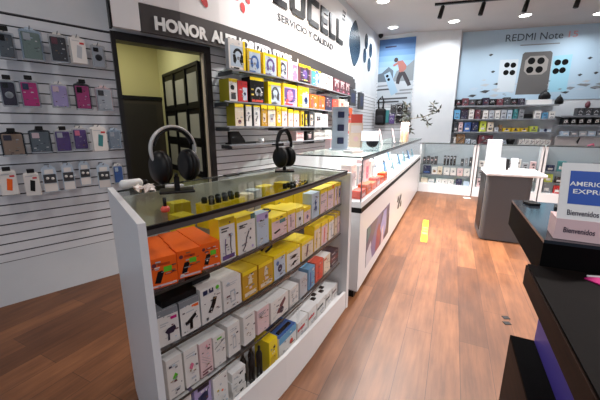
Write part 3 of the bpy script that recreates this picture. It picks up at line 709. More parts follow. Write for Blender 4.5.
# ------------------------------------------------------------------ things on the near case's glass top
def arc(r, a0, a1, n, cz=0, ex=1.0):
    return [(r * math.sin(a0 + (a1 - a0) * k / n) * ex, 0, cz + r * math.cos(a0 + (a1 - a0) * k / n)) for k in range(n + 1)]
def headphones(label, loc, rz, bandm, cupr, halfw, topz, cupz, inn=.93, tk=1.0):
    h = empty('headphones', label, 'headphones', loc, rz)
    ex = halfw / .1; cz = topz - .1
    pts = arc(.1, -2.1, 2.1, 28, cz, ex)
    mb = MB(); mb.tube(pts, .0065, bandm, 8, 1.9); mb.build('headband', h)
    mb = MB(); mb.tube(arc(.089, -1.35, 1.35, 18, cz, ex), .007, BLACK, 8, 2.0); mb.build('headband_cushion', h)
    for s_ in (-1, 1):
        mb = MB(); mb.lathe([(.012, s_ * .024 * tk), (cupr * .75, s_ * .021 * tk), (cupr, s_ * .008), (cupr, -s_ * .008), (cupr * .8, -s_ * .012)], BLACK, (s_ * halfw * inn, 0, cupz), 24, 'x', 1, 1.15); c = mb.build('ear_cup', h)
        mb = MB(); mb.lathe([(cupr * .9, -s_ * .006), (cupr * .98, -s_ * .018), (cupr * .8, -s_ * .030), (cupr * .45, -s_ * .026)], BLACK, (s_ * halfw * inn, 0, cupz), 24, 'x', 1, 1.15); mb.build('ear_pad', c)
    return h
GZ = 1.0635
def stand(label, loc, rz, hgt, w, d):
    s_ = empty('headphone_stand', label, 'stand', loc, rz)
    mb = MB(); mb.rbox(-w, w, -d, d, 0, .012, BLACK, .004); mb.build('base', s_)
    mb = MB(); mb.rbox(-.012, .012, -.012, .012, .010, hgt - .014, BLACK, .003); mb.build('post', s_)
    mb = MB(); mb.tube([(0, -.025, hgt - .008), (0, .025, hgt - .008)], .008, BLACK, 8); mb.build('cradle', s_)
ang1 = math.atan2(1.14, 1.02) - math.pi / 2
stand('black stand under the silver-banded headphones on the near glass top', (1.02, 1.12, GZ), ang1, .085, .075, .05)
headphones('black headphones with a silver headband on the near glass top', (1.02, 1.12, GZ), ang1 + .5, CHROME, .064, .105, .293, .118, .66, 1.4)
ang2 = math.atan2(1.0, 1.81) - math.pi / 2
stand('black stand under the all-black headphones beside the long counter', (1.83, 1.0, GZ), ang2, .045, .065, .05)
headphones('all-black headphones on the right half of the near glass top', (1.83, 1.0, GZ), ang2 + .85, BLACK, .058, .070, .28, .098, .62, 1.2)
rr = random.Random(5); mb = MB(); n = 9; vs = []
for i in range(n):
    for j in range(n): vs.append((.085 * (i / (n - 1) - .5) + rr.uniform(-.006, .006), .15 * (j / (n - 1) - .5) + rr.uniform(-.006, .006), .004 + rr.uniform(0, .028)))
mb.add(vs, [[i * n + j, i * n + j + 1, (i + 1) * n + j + 1, (i + 1) * n + j] for i in range(n - 1) for j in range(n - 1)], mat('crumpled_wrap', (216, 204, 198), .4))
tag(mb.build('crumpled_wrapper', None, (.955, 1.255, GZ + .001), -.6), 'crumpled whitish plastic wrapper on the glass top behind the end panel', 'wrapper')
mb = MB(); mb.lathe([(.008, -.04), (.010, -.03), (.010, .035), (.006, .045)], WHITEM, (0, 0, .010), 12, 'x'); tag(mb.build('marker', None, (1.075, 1.20, GZ), -.75), 'white marker lying left of the headphone stand', 'marker')
bt = empty('tube_bottle', 'white tube with a black cap lying behind the case end panel', 'bottle', (.995, 1.385, GZ + .0), -.3)
mb = MB(); mb.lathe([(.014, -.06), (.022, -.05), (.022, .03), (.014, .04)], WHITEM, (0, 0, .0225), 16, 'x'); mb.build('body', bt)
mb = MB(); mb.lathe([(.013, .038), (.013, .062), (.010, .066)], BLACK, (0, 0, .0225), 16, 'x'); mb.build('cap', bt)
mb = MB(); mb.rbox(-.05, .05, -.018, .018, 0, .012, BLACK, .004); tag(mb.build('phone', None, (1.52, 1.20, GZ), -.2), 'black phone lying at the back edge of the near glass top', 'phone')
mb = MB(); mb.box(-.045, .045, -.04, .04, 0, .155, YEL); mb.box(-.0455, .0455, -.0405, .0405, .02, .06, CORAL); tag(mb.build('product_box', None, (1.125, 1.235, F1 - .002), -.3), 'yellow box with an orange band under the glass right of the silver-banded headphones', 'box', G1)
mb = MB(); mb.lathe([(.014, 0), (.016, .012), (.010, .02)], CORAL, n=12); mb.lathe([(.006, .02), (.006, .05)], BLACK, n=10); tag(mb.build('suction_knob', None, (.745, .885, GZ)), 'small orange suction knob with black stem at the front of the near glass top', 'knob')

# ------------------------------------------------------------------ left wall: hanging packs on hooks
def hook(s, z, label, ln=.11, blob=True):
    p, rz = W.pose(s, .0); mb = MB()
    mb.tube([(0, .004, z), (0, -ln * .8, z), (0, -ln, z + .012)], .0032, STEEL, 6)
    mb.box(-.016, .016, -.004, .006, z - .02, z + .016, STEEL)
    if blob: mb.rbox(-.022, .022, -ln - .004, -ln + .010, z - .004, z + .026, BLACK, .004)
    o = mb.build('display_hook', None, (p.x, p.y, 0), rz); tag(o, label, 'hook', 'display hooks on the slatted walls')
HANDLE = 'hook holding the '
def pack(label, s, zt, w, h, backm, casem, style, d=.075, blob=False, accent=None):
    p, rz = W.pose(s, d); w = max(w * .93, .05)
    o = empty('hanging_pack', label, 'phone case pack', (p.x, p.y, zt - h), rz + FP.uniform(-.12, .12), 'phone accessory packs on the left wall')
    mb = MB(); c = .012
    mb.prism([(-w / 2, 0), (w / 2, 0), (w / 2, .006), (-w / 2, .006)], 0, h - .028, backm)
    mb.fpoly([(-w / 2, h - .028), (w / 2, h - .028), (w / 2 - .006, h - .018), (.026, h - .012), (.02, h), (-.02, h), (-.026, h - .012), (-w / 2 + .006, h - .018)], .0, backm, .006)
    mb.build('backing_card', o)
    iw, ih = w * .43, h * .41; cx, cz = 0, h * .46
    mb = MB()
    if style == 'case':
        mb.rbox(-iw, iw, -.014, -.001, cz - ih, cz + ih * .95, casem, .007); art_on(mb, iw * 1.9, h * .8, fine_print(casem, 9), -.0145); pc = mb.build('phone_case', o)
        mb = MB(); mb.rbox(-iw * .82, -iw * .05, -.0165, -.013, cz + ih * .35, cz + ih * .86, accent or BLACK, .003); mb.build('camera_cutout', pc)
    elif style == 'ring':
        mb.rbox(-iw, iw, -.014, -.001, cz - ih, cz + ih * .95, casem, .007); pc = mb.build('phone_case', o)
        mb = MB(); mb.lathe([(iw * .5, -.0165), (iw * .62, -.0165), (iw * .62, -.014), (iw * .5, -.014), (iw * .5, -.0165)], accent or LGREY, (0, 0, cz - .01), 18, 'y'); mb.rbox(-iw * .8, iw * .1, -.0165, -.013, cz + ih * .45, cz + ih * .86, BLACK, .003); mb.build('camera_cutout', pc)
    elif style == 'small':       # earphone style pack: white top and bottom, dark middle
        mb.box(-w * .42, w * .42, -.006, 0, h * .34, h * .66, DGREY); mb.lathe([(.008, -.016), (.011, -.008), (.008, -.004)], casem, (-.015, 0, h * .52), 10, 'y'); mb.lathe([(.008, -.016), (.011, -.008), (.008, -.004)], casem, (.017, 0, h * .5), 10, 'y'); mb.build('earphones', o)
        mb = MB(); mb.box(-w * .44, w * .44, -.003, 0, h * .02, h * .32, casem); mb.build('label_card', o); mb = MB(); mb.box(-w * .3, w * .3, -.003, 0, h * .68, h * .84, CARD); mb.build('header_card', o)
    elif style == 'box':
        mb.box(-w * .46, w * .46, -.03, 0, .004, h - .03, casem); art_on(mb, w * .92, h - .03, [('p', [(.3, .25), (.62, .2), (.75, .7), (.42, .76)], accent or TEAL), ('r', .6, .8, .9, .88, RED)] + A_text(LGREY, .94, .1, .6, 1), -.0306); mb.build('carton', o)
    if style in ('case', 'ring'):
        mb = MB(); mb.rbox(-w * .53, w * .53, -.032, -.0005, h * .0, h * .9, CLEARP, .006, 1); mb.build('blister', o)
        mb = MB(); mb.box(-w * .48, w * .48, -.02, .0, 0.0, h * .05, LGREY); mb.build('foot_strip', o)
    hook(s, zt - .012, HANDLE + label, d + .045, blob)
SILV = mat('pack_silver', (196, 200, 204), .4); SMK = mat('pack_smoke', (96, 104, 110), .35); GRN = mat('greenish_case', (120, 138, 132), .4)
DKC = mat('dark_case', (56, 54, 58), .4); GBLU = mat('grey_blue_case', (140, 152, 164), .4); ROSE = mat('rose_case', (176, 60, 120), .4); TANC = mat('tan_case', (150, 124, 104), .5)
for a in (
    ('grey clear phone case pack at the left end of the top row', 1.951, 2.004, .095, .190, SILV, SMK, 'case', .075, True),
    ('greenish clear phone case pack in the top row', 2.091, 2.045, .130, .224, PBLUE, GRN, 'case', .075, False, LGREY),
    ('dark brown-black phone case pack with white edge in the top row', 2.248, 2.042, .118, .213, CARD, DKC, 'case', .075, False, MAROON),
    ('white boxed phone case with grey phone picture in the top row', 2.367, 2.043, .113, .206, CARD, CARD, 'box', .075, False, LGREY),
    ('small white pack with a grey ring, rightmost in the top row', 2.503, 2.010, .100, .180, CARD, LGREY, 'ring', .07, False, DGREY),
    ('dark purple phone case pack at the left end of the second row', 1.916, 1.691, .090, .196, SILV, DPURP, 'ring', .075, True, LGREY),
    ('bright magenta phone case pack left of the lilac one', 2.032, 1.700, .110, .205, LGREY, MAG, 'case', .075, True, NAVY),
    ('lilac and pale pink phone case pack in the second row', 2.206, 1.692, .119, .192, CARD, LILAC, 'case', .075, False, PALEP),
    ('deep rose phone case pack with black trim in the second row', 2.355, 1.706, .115, .216, DGREY, ROSE, 'case', .075, True, BLACK),
    ('clear whitish phone case pack, rightmost in the second row', 2.504, 1.689, .132, .201, PALEP, LGREY, 'case', .075, False, DGREY),
    ('tan picture pack with black border, left end of the third row', 1.885, 1.335, .139, .184, BLACK, TANC, 'case', .075, True, DPURP),
    ('dark grey phone case pack with a pink corner in the third row', 2.042, 1.349, .135, .185, DGREY, SMK, 'case', .075, True, PALEP),
    ('white framed purple case pack, left twin in the third row', 2.180, 1.349, .115, .185, CARD, PURPLE, 'case', .075, True, LGREY),
    ('white framed purple case pack, right twin in the third row', 2.295, 1.365, .108, .190, CARD, PURPLE, 'case', .075, False, PINK),
    ('white carton with a teal phone case picture in the third row', 2.424, 1.374, .123, .214, CARD, CARD, 'box', .075, False, TEAL),
    ('pale clear phone case pack, rightmost in the third row', 2.543, 1.349, .105, .178, PBLUE, GBLU, 'case', .07, False, LGREY),
    ('white pack with an orange picture, left end of bottom row', 1.818, 1.067, .105, .195, CARD, CARD, 'box', .075, True, ORANGE),
    ('white pack with a black framed picture in the bottom row', 1.947, 1.040, .097, .190, CARD, CARD, 'box', .075, True, BLACK),
    ('white and grey earphone pack, first of four alike in the bottom row', 2.057, 1.069, .098, .210, PBLUE, CARD, 'small', .07, False),
    ('white and grey earphone pack, second of four alike in the bottom row', 2.176, 1.076, .085, .217, PBLUE, CARD, 'small', .07, False),
    ('white and grey earphone pack, third of four alike in the bottom row', 2.291, 1.083, .083, .198, PBLUE, CARD, 'small', .07, False),
    ('white and grey earphone pack, fourth of four alike in the bottom row', 2.425, 1.057, .104, .215, PBLUE, CARD, 'small', .07, False),
    ('blue picture pack, rightmost in the bottom row beside the doorway', 2.535, 1.045, .085, .175, CARD, BLUE, 'case', .07, False, PBLUE)):
    pack(*a)

# ------------------------------------------------------------------ sign wall: glass shelves and boxes
def wall_shelf(label, s0, s1, z, depth=.25):
    o = empty('glass_wall_shelf', label, 'shelf')
    f = W.off(depth).sub(s0, s1); b = W.off(.004).sub(s0, s1)
    mb = MB(); mb.prism([(p.x, p.y) for p in f] + [(p.x, p.y) for p in reversed(b)], z - .010, z, GLASST); mb.build('glass_board', o)
    mb = MB(); strip(mb, W.off(depth + .002), s0, s1, z - .013, z + .002, GREY, .004); mb.build('front_edge', o)
    for s_ in [s0 + .03 + k * (s1 - s0 - .06) / 3 for k in range(4)]:
        p, rz = W.pose(s_, .0); mb = MB(); mb.box(-.006, .006, -depth + .02, .0, -.05, -.0105, DGREY); mb.build('bracket', o, (p.x, p.y, z), rz)
wall_shelf('top glass shelf of headphone boxes under the sign band', 3.57, 6.75, 1.925)
wall_shelf('second glass shelf under the sign band, with the orange boxes', 3.50, 6.70, 1.615)
wall_shelf('third glass shelf from the top under the sign band, with small yellow boxes', 3.50, 5.95, 1.368)
wall_shelf('lowest narrow glass shelf on the sign wall, with the black tablet stand', 3.56, 6.05, 1.178, .20)
GA, GB, GC = 'boxes on the top sign wall shelf', 'boxes on the second sign wall shelf', 'boxes on the third sign wall shelf'
def SP(label, s0, s1, h, row, body, art=(), depth=.14, cat='box', name='headphone_box', **k):
    z, g = {1: (1.925, GA), 2: (1.615, GB), 3: (1.368, GC)}[row]
    return product(name, label, cat, g, W, .22, s0, s1, z, h, depth, body, art, **k)
SP('white headset box with a black headset picture, first on the top shelf', 3.572, 3.79, .285, 1, CARD, A_headset(BLACK, CARD) + [('r', .86, 0, 1, 1, YEL)], .055, side=LGREY)
SP('yellow-edged box with blue headphones, second on the top shelf', 3.806, 4.0, .235, 1, PBLUE, A_headset(BLUE) + [('r', 0, 0, .14, 1, YELD)], side=YELD)
SP('yellow-edged box with pale headphones, third on the top shelf', 4.03, 4.218, .23, 1, PBLUE, A_headset(PURPLE) + [('r', 0, 0, .14, 1, YEL)], side=YEL)
SP('olive-edged box with purple headphones, fourth on the top shelf', 4.238, 4.442, .228, 1, LILAC, A_headset(DPURP) + [('r', 0, 0, .3, 1, YELD)], side=YELD)
SP('white and pink headset box in the middle of the top shelf', 4.453, 4.691, .226, 1, PALEP, [('r', .45, .05, .95, .85, PINK), ('ring', .7, .45, .14, .06, CARD), ('r', 0, .9, 1, 1, CARD)])
SP('dark maroon headset box with yellow top on the top shelf', 4.703, 5.02, .228, 1, MAROON, A_window(DPURP, PURPLE) + [('r', .05, 0, .95, .14, BLACK), ('r', .4, .16, .7, .22, LIME)], top=YEL)
SP('green-edged box with blue headphones on the top shelf', 5.036, 5.34, .215, 1, PBLUE, A_headset(BLUE) + [('r', 0, 0, .4, .9, TEAL)], top=YEL)
SP('white box with a small black figure near the right end of the top shelf', 5.381, 5.82, .21, 1, CARD, [('p', [(.28, .3), (.42, .32), (.38, .62), (.3, .66)], BLACK), ('r', .5, .8, .9, .86, CORAL)])
for i in range(3):
    SP('maroon patterned box, %s of three at the right end of the top shelf' % ('left', 'middle', 'right')[i], 5.87 + .275 * i, 6.14 + .275 * i, .212, 1, MAROON, [('ring', .5, .4, .2, .12, PALEP), ('r', .1, .82, .9, .92, PALEP), ('d', .3, .3, .1, DPURP), ('r', .6, .1, .9, .2, PINK)])
SP('olive-sided box with black pictures, first on the second shelf', 3.56, 3.665, .222, 2, CARD, [('d', .4, .62, .25, BLACK), ('r', .2, .1, .8, .4, DGREY), ('r', 0, .86, 1, 1, YEL)], .17, side=OLIVE)
SP('red box beside the olive-sided box on the second shelf', 3.671, 3.80, .212, 2, RED, [('r', .5, .1, .95, .7, PBLUE), ('d', .7, .4, .14, NAVY)])
SP('black headphone box with yellow top on the second shelf', 3.832, 4.04, .268, 2, BLACK, [('r', 0, .88, 1, 1, YEL), ('ring', .6, .42, .17, .08, LGREY), ('d', .48, .36, .1, GREY), ('d', .76, .36, .1, GREY), ('r', .08, .3, .24, .36, YEL), ('r', .08, .5, .24, .56, YEL), ('r', .1, .05, .9, .14, CORAL)], top=YEL)
SP('yellow and grey box with dark headphones, fourth on the second shelf', 4.095, 4.30, .248, 2, LGREY, A_headset(DGREY) + [('r', 0, 0, .22, 1, YEL)], side=YEL, top=YEL)
SP('yellow box with a purple and pink window on the second shelf', 4.33, 4.665, .260, 2, LILAC, A_window(PURPLE, PINK) + [('r', 0, .0, .1, 1, YELD), ('d', .3, .2, .1, CORAL)], top=YEL, side=YEL)
SP('bright yellow box with a blue headset on the second shelf', 4.689, 4.972, .264, 2, YEL, [('r', .4, .05, 1, .72, PBLUE), ('d', .72, .36, .18, NAVY), ('r', 0, .86, 1, 1, YEL)], top=YEL)
for i in range(2):
    SP('orange box, %s of the pair on the second shelf' % ('left', 'right')[i], 4.99 + .262 * i, 5.247 + .262 * i, .192, 2, ORANGE, [('r', .15, .15, .5, .7, CORAL), ('d', .7, .3, .1, PALEP)])
SP('dark purple box right of the orange pair on the second shelf', 5.527, 5.815, .214, 2, DPURP, [('d', .4, .55, .2, MAROON), ('r', .1, .1, .9, .2, NAVY)])
SP('small coral orange box right of the dark purple box', 5.837, 6.113, .188, 2, CORAL, [('p', [(.3, .2), (.8, .3), (.6, .7)], ORANGE)])
SP('cream box with orange print toward the end of the second shelf', 6.16, 6.40, .22, 2, CREAM, [('r', .3, .5, .8, .7, CORAL), ('d', .4, .3, .15, MAROON)])
SP('pale cream box at the end of the second shelf', 6.42, 6.66, .20, 2, CARD, [('d', .5, .4, .18, CREAM)])
SP('olive-sided small box, first on the third shelf', 3.62, 3.737, .230, 3, CREAM, [('r', 0, .84, 1, 1, YEL), ('d', .5, .2, .2, MAROON)], .15, side=OLIVE, top=YEL)
for i, (s0, s1) in enumerate(((3.755, 3.848), (3.866, 3.968))):
    SP('white small box with black earbuds, %s of the pair on the third shelf' % ('left', 'right')[i], s0, s1, .222, 3, CARD, [('r', 0, .93, 1, 1, YEL), ('d', .5, .62, .16, GREY), ('l', [(.4, .25), (.6, .5)], .12, BLACK), ('r', 0, 0, .1, 1, DGREY)], top=BLACK, side=DGREY)
for i, (s0, s1, h) in enumerate(((3.986, 4.078, .236), (4.086, 4.182, .232), (4.20, 4.305, .23), (4.315, 4.431, .226), (4.454, 4.57, .21), (4.582, 4.713, .205))):
    SP('small yellow-topped box on the third shelf, %s after the white earbud pair' % ('first', 'second', 'third', 'fourth', 'fifth', 'sixth')[i], s0, s1, h, 3, (GOLD, CREAM, YELD, PALEP, CREAM, PALEP)[i], [('r', 0, .8, 1, 1, YEL), ('r', .25, .2, .75, .6, (CREAM, LGREY, PALEP, LGREY, PALEP, LGREY)[i]), ('d', .5, .36, .12, MAROON)], top=YEL, side=GOLD)
for i, (s0, s1) in enumerate(((4.75, 4.84), (4.853, 4.947), (4.974, 5.116))):
    SP('black and yellow slim box on the third shelf, %s of three' % ('first', 'second', 'third')[i], s0, s1, .205, 3, (YELD, BLACK, DGREY)[i], [('r', .3, .1, .7, .8, (BLACK, YELD, CREAM)[i]), ('d', .5, .5, .18, DGREY)])
SP('white box with a black camera picture at the end of the third shelf', 5.149, 5.40, .20, 3, CARD, [('p', [(.2, .4), (.8, .46), (.8, .76), (.25, .74)], BLACK), ('d', .5, .6, .12, DGREY)])
SP('pale box with grey lines, last on the third shelf', 5.42, 5.64, .19, 3, PALEP, [('r', .2, .2, .5, .8, LGREY), ('r', .6, .1, .8, .7, CARD)])
# low shelf things
p_, rz_ = W.pose(3.69, .15)
ts = empty('tablet_stand', 'black angled tablet stand on the low shelf beside the doorway', 'stand', (p_.x, p_.y, 1.178), rz_)
mb = MB(); mb.fpoly([(-.11, .014), (.09, .014), (.075, .05), (.0, .135), (-.11, .135)], -.03, BLACK, .05); mb.fpoly([(-.11, .014), (.09, .014), (.075, .05), (.0, .135), (-.11, .135)], .02, BLACK); mb.build('back_plate', ts)
mb = MB(); mb.box(-.11, .24, -.04, .07, 0, .014, BLACK); mb.build('foot', ts)
mb = MB(); mb.lathe([(.03, 0), (.034, .05), (.030, .052)], WHITEM, n=16); p_, _ = W.pose(4.03, .16); tag(mb.build('cup', None, (p_.x, p_.y, 1.178)), 'small white cup on the low shelf right of the tablet stand', 'cup')
LOWG = 'boxes on the low sign wall shelf'
product('product_box', 'pale pink box on the low shelf left of the black cube', 'box', LOWG, W, .17, 4.72, 4.92, 1.178, .125, .1, PALEP, A_text(CORAL, .8, .2, .8))
product('cube_speaker', 'black cube with a light square face on the low shelf', 'speaker', None, W, .17, 4.995, 5.19, 1.178, .125, .1, BLACK, [('r', .3, .2, .75, .7, PALEP)])
for i in range(2):
    product('product_box', 'wide white box on the low shelf, %s of the pair right of the black cube' % ('left', 'right')[i], 'box', LOWG, W, .17, 5.23 + .4 * i, 5.61 + .42 * i, 1.178, .14, .1, CARD, [('r', .0, .48, 1, .52, PALEP)] + A_text(CORAL, .9, .1, .7, 1), top=CARD)
# packs hanging at the far end of the sign wall
def pack2(label, s, zt, w, h, m, art, d=.14):
    p, rz = W.pose(s, d); mb = MB(); mb.box(-w / 2, w / 2, 0, .05, 0, h, m); art_on(mb, w, h, art); mb.fpoly([(-.03, h), (.03, h), (.02, h + .03), (-.02, h + .03)], .02, m, .004)
    tag(mb.build('hanging_box', None, (p.x, p.y, zt - h), rz), label, 'pack', 'packs hanging at the far end of the sign wall'); hook(s, zt + .012, HANDLE + label, d + .03, False)
pack2('dark slate pack hanging past the sign band, left of two', 7.15, 2.08, .38, .30, DGREY, [('r', .2, .2, .8, .8, NAVY)])
pack2('dark slate pack hanging past the sign band, right of two', 7.75, 2.08, .30, .34, DGREY, [('r', .2, .2, .8, .8, NAVY)])
pack2('cream pack hanging below the end of the second shelf', 6.35, 1.54, .24, .22, CREAM, [('d', .5, .5, .2, PALEP)])
pack2('bright orange pack hanging at the end of the sign wall', 6.95, 1.73, .34, .19, ORANGE, [('r', .2, .2, .8, .6, CORAL)])
pack2('peach pack hanging just below the orange pack', 7.05, 1.50, .36, .26, CORAL, [('r', .1, .2, .9, .8, CREAM)])
pack2('pale yellow pack hanging under the end of the second glass shelf', 6.62, 1.54, .22, .22, CREAM, [('r', .2, .3, .8, .7, YELD)])
pack2('pale blue pack hanging under the cream pack on the sign wall', 6.27, 1.28, .2, .22, PBLUE, [('d', .5, .5, .25, NAVY)])

# ------------------------------------------------------------------ long counter
CT = empty('glass_counter', 'long white counter with a lit glass showcase top along the aisle', 'counter')
X0, X1, Y0, Y1 = 2.262, 6.95, .58, 1.19
mb = MB(); mb.box(X0, X1, Y0 + .03, Y1, 0, .06, BLACK); mb.build('kick_plate', CT)
mb = MB(); mb.box(X0, X1, Y0, Y1, .055, .715, WHITE); mb.build('base_cabinet', CT)
mb = MB(); mb.box(X0 - .004, X1, Y0 - .006, Y1, .715, .755, BLKG); mb.build('black_stripe', CT)
mb = MB(); mb.box(X0, X1, Y0 - .003, Y1, .755, .80, WHITE); mb.build('showcase_deck', CT)
mb = MB(); mb.box(X0 + .002, X1, Y0, Y0 + .006, .80, 1.134, GLASS); mb.build('front_glass', CT)
mb = MB(); mb.box(X0, X0 + .006, Y0, Y1, .80, 1.134, GLASS); mb.build('end_glass', CT)
mb = MB(); mb.box(X0, X1, Y0, Y1, 1.134, 1.142, GLASST); gt = mb.build('glass_top', CT)
mb = MB(); mb.box(X0 - .002, X1, Y0 - .002, Y0 + .003, 1.1335, 1.1435, GEDGE); mb.box(X0 - .002, X0 + .003, Y0, Y1, 1.1335, 1.1435, GEDGE); mb.build('glass_edge', gt)
mb = MB(); mb.box(X0, X0 + .008, Y0, Y0 + .008, .80, 1.134, GREY); mb.build('corner_seam', CT)
mb = MB(); mb.box(X0, X1, Y1 - .012, Y1, .80, 1.134, WHITE); mb.build('back_panel', CT)
mb = MB(); mb.box(X0 + .05, 3.9, Y0 + .012, Y0 + .028, 1.118, 1.130, LEDW); mb.build('warm_light_strip', CT)['label'] = 'warm pinkish light strip'
mb = MB(); mb.box(X0 + .03, X1 - .03, Y0 + .0075, Y0 + .011, 1.108, 1.1335, GREY); mb.box(X0 + .03, X1 - .03, Y0 + .011, Y0 + .032, 1.1325, 1.1338, GREY); mb.build('light_profile', CT)
mb = MB(); mb.box(3.95, X1 - .05, Y0 + .012, Y0 + .028, 1.118, 1.130, LEDC); mb.build('cool_light_strip', CT)['label'] = 'cool bluish light strip'
mb = MB(); mb.box(2.498, 3.545, Y0 - .003, Y0 - .0005, .165, .52, mat('print_dusk', (96, 88, 112), .4))
yy = Y0 - .0033
for pts, c in (([(2.498, .165), (2.74, .165), (2.66, .36), (2.498, .30)], (196, 196, 206)), ([(2.66, .30), (2.95, .52), (3.1, .52), (2.9, .165), (2.74, .165)], (120, 110, 150)), ([(2.86, .18), (3.05, .17), (3.12, .34), (2.98, .44), (2.9, .38)], (150, 74, 84)),
               ([(3.05, .36), (3.2, .50), (3.36, .50), (3.4, .28), (3.22, .2)], (150, 150, 206)), ([(3.3, .165), (3.545, .165), (3.545, .4), (3.42, .36)], (70, 56, 78)), ([(2.5, .38), (2.64, .46), (2.6, .52), (2.5, .52)], (70, 120, 130)), ([(3.12, .165), (3.26, .165), (3.22, .36), (3.14, .32)], (214, 190, 200))):
    mb.fpoly(pts, yy, mat('print_%d_%d_%d' % c, c, .4)); yy -= .0003
mb.build('picture_panel', CT)
mb = MB()
for x, z in ((4.20, .43), (4.42, .42), (4.26, .33), (4.48, .31), (4.34, .38)):
    mb.fpoly([(x - .09, z - .03), (x - .02, z + .05), (x + .02, z + .01), (x + .09, z + .04), (x + .03, z - .05)], Y0 - .002, DGREY)
mb.build('printed_mark', CT)
# goods inside the counter
CG = 'goods inside the long counter showcase'
L2 = Path([(X0, Y0), (X1, Y0)])
def KP(label, x0, x1, h, body, art=(), back=.06, depth=.08, name='product_box', cat='box', **k):
    return product(name, label, cat, CG, L2, -back, x0 - X0, x1 - X0, .798, h, depth, body, art, **k)
OL = ('first', 'second', 'third', 'fourth', 'fifth', 'sixth', 'seventh', 'eighth', 'ninth', 'tenth')
for i in range(6): KP('orange box in the long counter showcase, %s from its near corner' % OL[i], 2.36 + .19 * i, 2.53 + .19 * i, .065 + .02 * (i % 2), ORANGE if i % 3 else CORAL, [('r', .2, .2, .8, .6, CORAL if i % 3 else PALEP)], .03)
for i in range(5): KP('tall whitish box in the long counter showcase, %s from its near end' % OL[i], 2.40 + .25 * i, 2.58 + .25 * i, .20 + .03 * (i % 2), (PALEP, CARD, LGREY, PALEP, CARD)[i], [('r', .2, .15, .8, .7, (CORAL, LGREY, GREY, PINK, LGREY)[i])], .20, .10)
def dphone(label, loc, rz, h, body, scr, grp):
    o = empty('display_phone', label, 'phone', loc, rz, grp)
    mb = MB(); mb.add([(-.03, .0, 0), (.03, .0, 0), (.03, .06, 0), (-.03, .06, 0), (-.03, .03, h * .6), (.03, .03, h * .6)], [[0, 1, 2, 3], [0, 1, 5, 4], [1, 2, 5], [2, 3, 4, 5], [3, 0, 4]], SMOKE); mb.build('stand', o)
    a = .3; ph = MB(); ph.rbox(-.036, .036, -.009, 0, 0, h, body, .004); ph.fpoly([(-.032, .006), (.032, .006), (.032, h - .006), (-.032, h - .006)], -.0093, scr)
    ph.build('handset', o, (0, -.002, .006), 0, -a)
for i in range(11):
    dphone('front-row display phone in the cool-lit half of the long counter, %s one' % (OL[i] if i < 10 else 'farthest'), (3.72 + .27 * i, .67 + .05 * (i % 2), .80), 0, .155, (BLUE, BLKG, TEAL, PBLUE)[i % 4], (SKYB, NAVY, PBLUE, SKYB, TEAL)[i % 5], 'display phones in the long counter')
for i in range(6):
    dphone('display phone in the back row of the long counter showcase, %s from the near end' % OL[i], (2.75 + .55 * i, .95, .80), 0, .16, (BLKG, CARD, BLUE)[i % 3], (NAVY, LGREY, SKYB)[i % 3], 'display phones in the long counter')
# on top of the counter
TZ = 1.142
o = empty('tower_display', 'pale blue-grey upright tower display with dark earbuds on the counter', 'display', (2.90, .98, TZ), -1.0)
mb = MB(); mb.box(-.075, .075, -.02, .02, 0, .40, PBLUE); mb.box(-.09, .09, -.05, .06, 0, .015, PBLUE); mb.build('tower', o)
for k in range(3): mb = MB(); mb.rbox(-.03, .03, -.045, -.021, .06 + .12 * k, .12 + .12 * k, NAVY, .006); mb.build('earbud_case', o)
o = empty('sign_holder', 'white sign card with an added glow in a clear holder on the long counter', 'sign holder', (2.80, .665, TZ), -1.15)
mb = MB(); mb.box(-.075, .075, -.004, .004, .095, .182, SCREEN); mb.build('card', o)  # card is given a glow so it reads as blown-out white
mb = MB(); mb.box(-.085, .085, -.002, .002, .012, .095, SMOKE); mb.box(-.085, .085, -.04, .04, 0, .012, SMOKE); mb.build('holder', o)
mb = MB(); mb.box(-.07, .07, -.05, .05, 0, .02, WHITEM); tag(mb.build('white_box', None, (2.62, .76, TZ), -.45), 'flat white box lying beside the sign holder on the counter', 'box')
mb = MB(); mb.lathe([(.05, -.03), (.062, -.02), (.062, .02), (.05, .03)], BLACK, (0, 0, .063), 20, 'y', 1, 1); tag(mb.build('round_speaker', None, (3.40, .78, TZ), -1.2), 'black round speaker standing behind the white sign card', 'speaker')
mb = MB(); mb.box(-.07, .07, 0, .10, 0, .26, CREAM); art_on(mb, .14, .26, [('r', .1, .6, .9, .9, CARD), ('d', .5, .35, .2, PALEP)]); tag(mb.build('cream_box', None, (3.36, .95, TZ), -1.2), 'tall cream box on the counter right of the tower display', 'box')
mb = MB(); mb.box(-.06, .06, 0, .08, 0, .09, CORAL, top=ORANGE); tag(mb.build('orange_box', None, (3.37, .95, TZ + .26), -1.2), 'orange box on top of the tall cream box', 'box')
mb = MB(); mb.box(-.06, .06, 0, .08, 0, .10, PALEP, top=CORAL); tag(mb.build('pink_box', None, (3.02, 1.07, TZ), -.4), 'low pink box at the back edge of the counter', 'box')
for i, (x, y) in enumerate(((4.25, .80), (4.62, .70))):
    o = empty('phone_holder', 'slanted clear phone holder with a pale bar on the counter, %s one' % ('nearer', 'farther')[i], 'phone stand', (x, y, TZ), -.3)
    mb = MB(); mb.box(-.07, .07, -.05, .05, 0, .008, SMOKE); mb.build('foot', o)
    mb = MB(); mb.add([(-.06, .02, .008), (-.035, .02, .008), (-.07, .05, .19), (-.095, .05, .19), (-.06, .03, .008), (-.035, .03, .008), (-.07, .06, .19), (-.095, .06, .19)], [[0, 1, 2, 3], [4, 5, 6, 7], [0, 1, 5, 4], [1, 2, 6, 5], [2, 3, 7, 6], [3, 0, 4, 7]], PALEP); mb.build('pale_bar', o)
va = empty('vase', 'slatted wooden vase at the far end of the long counter', 'vase', (4.95, .66, TZ))
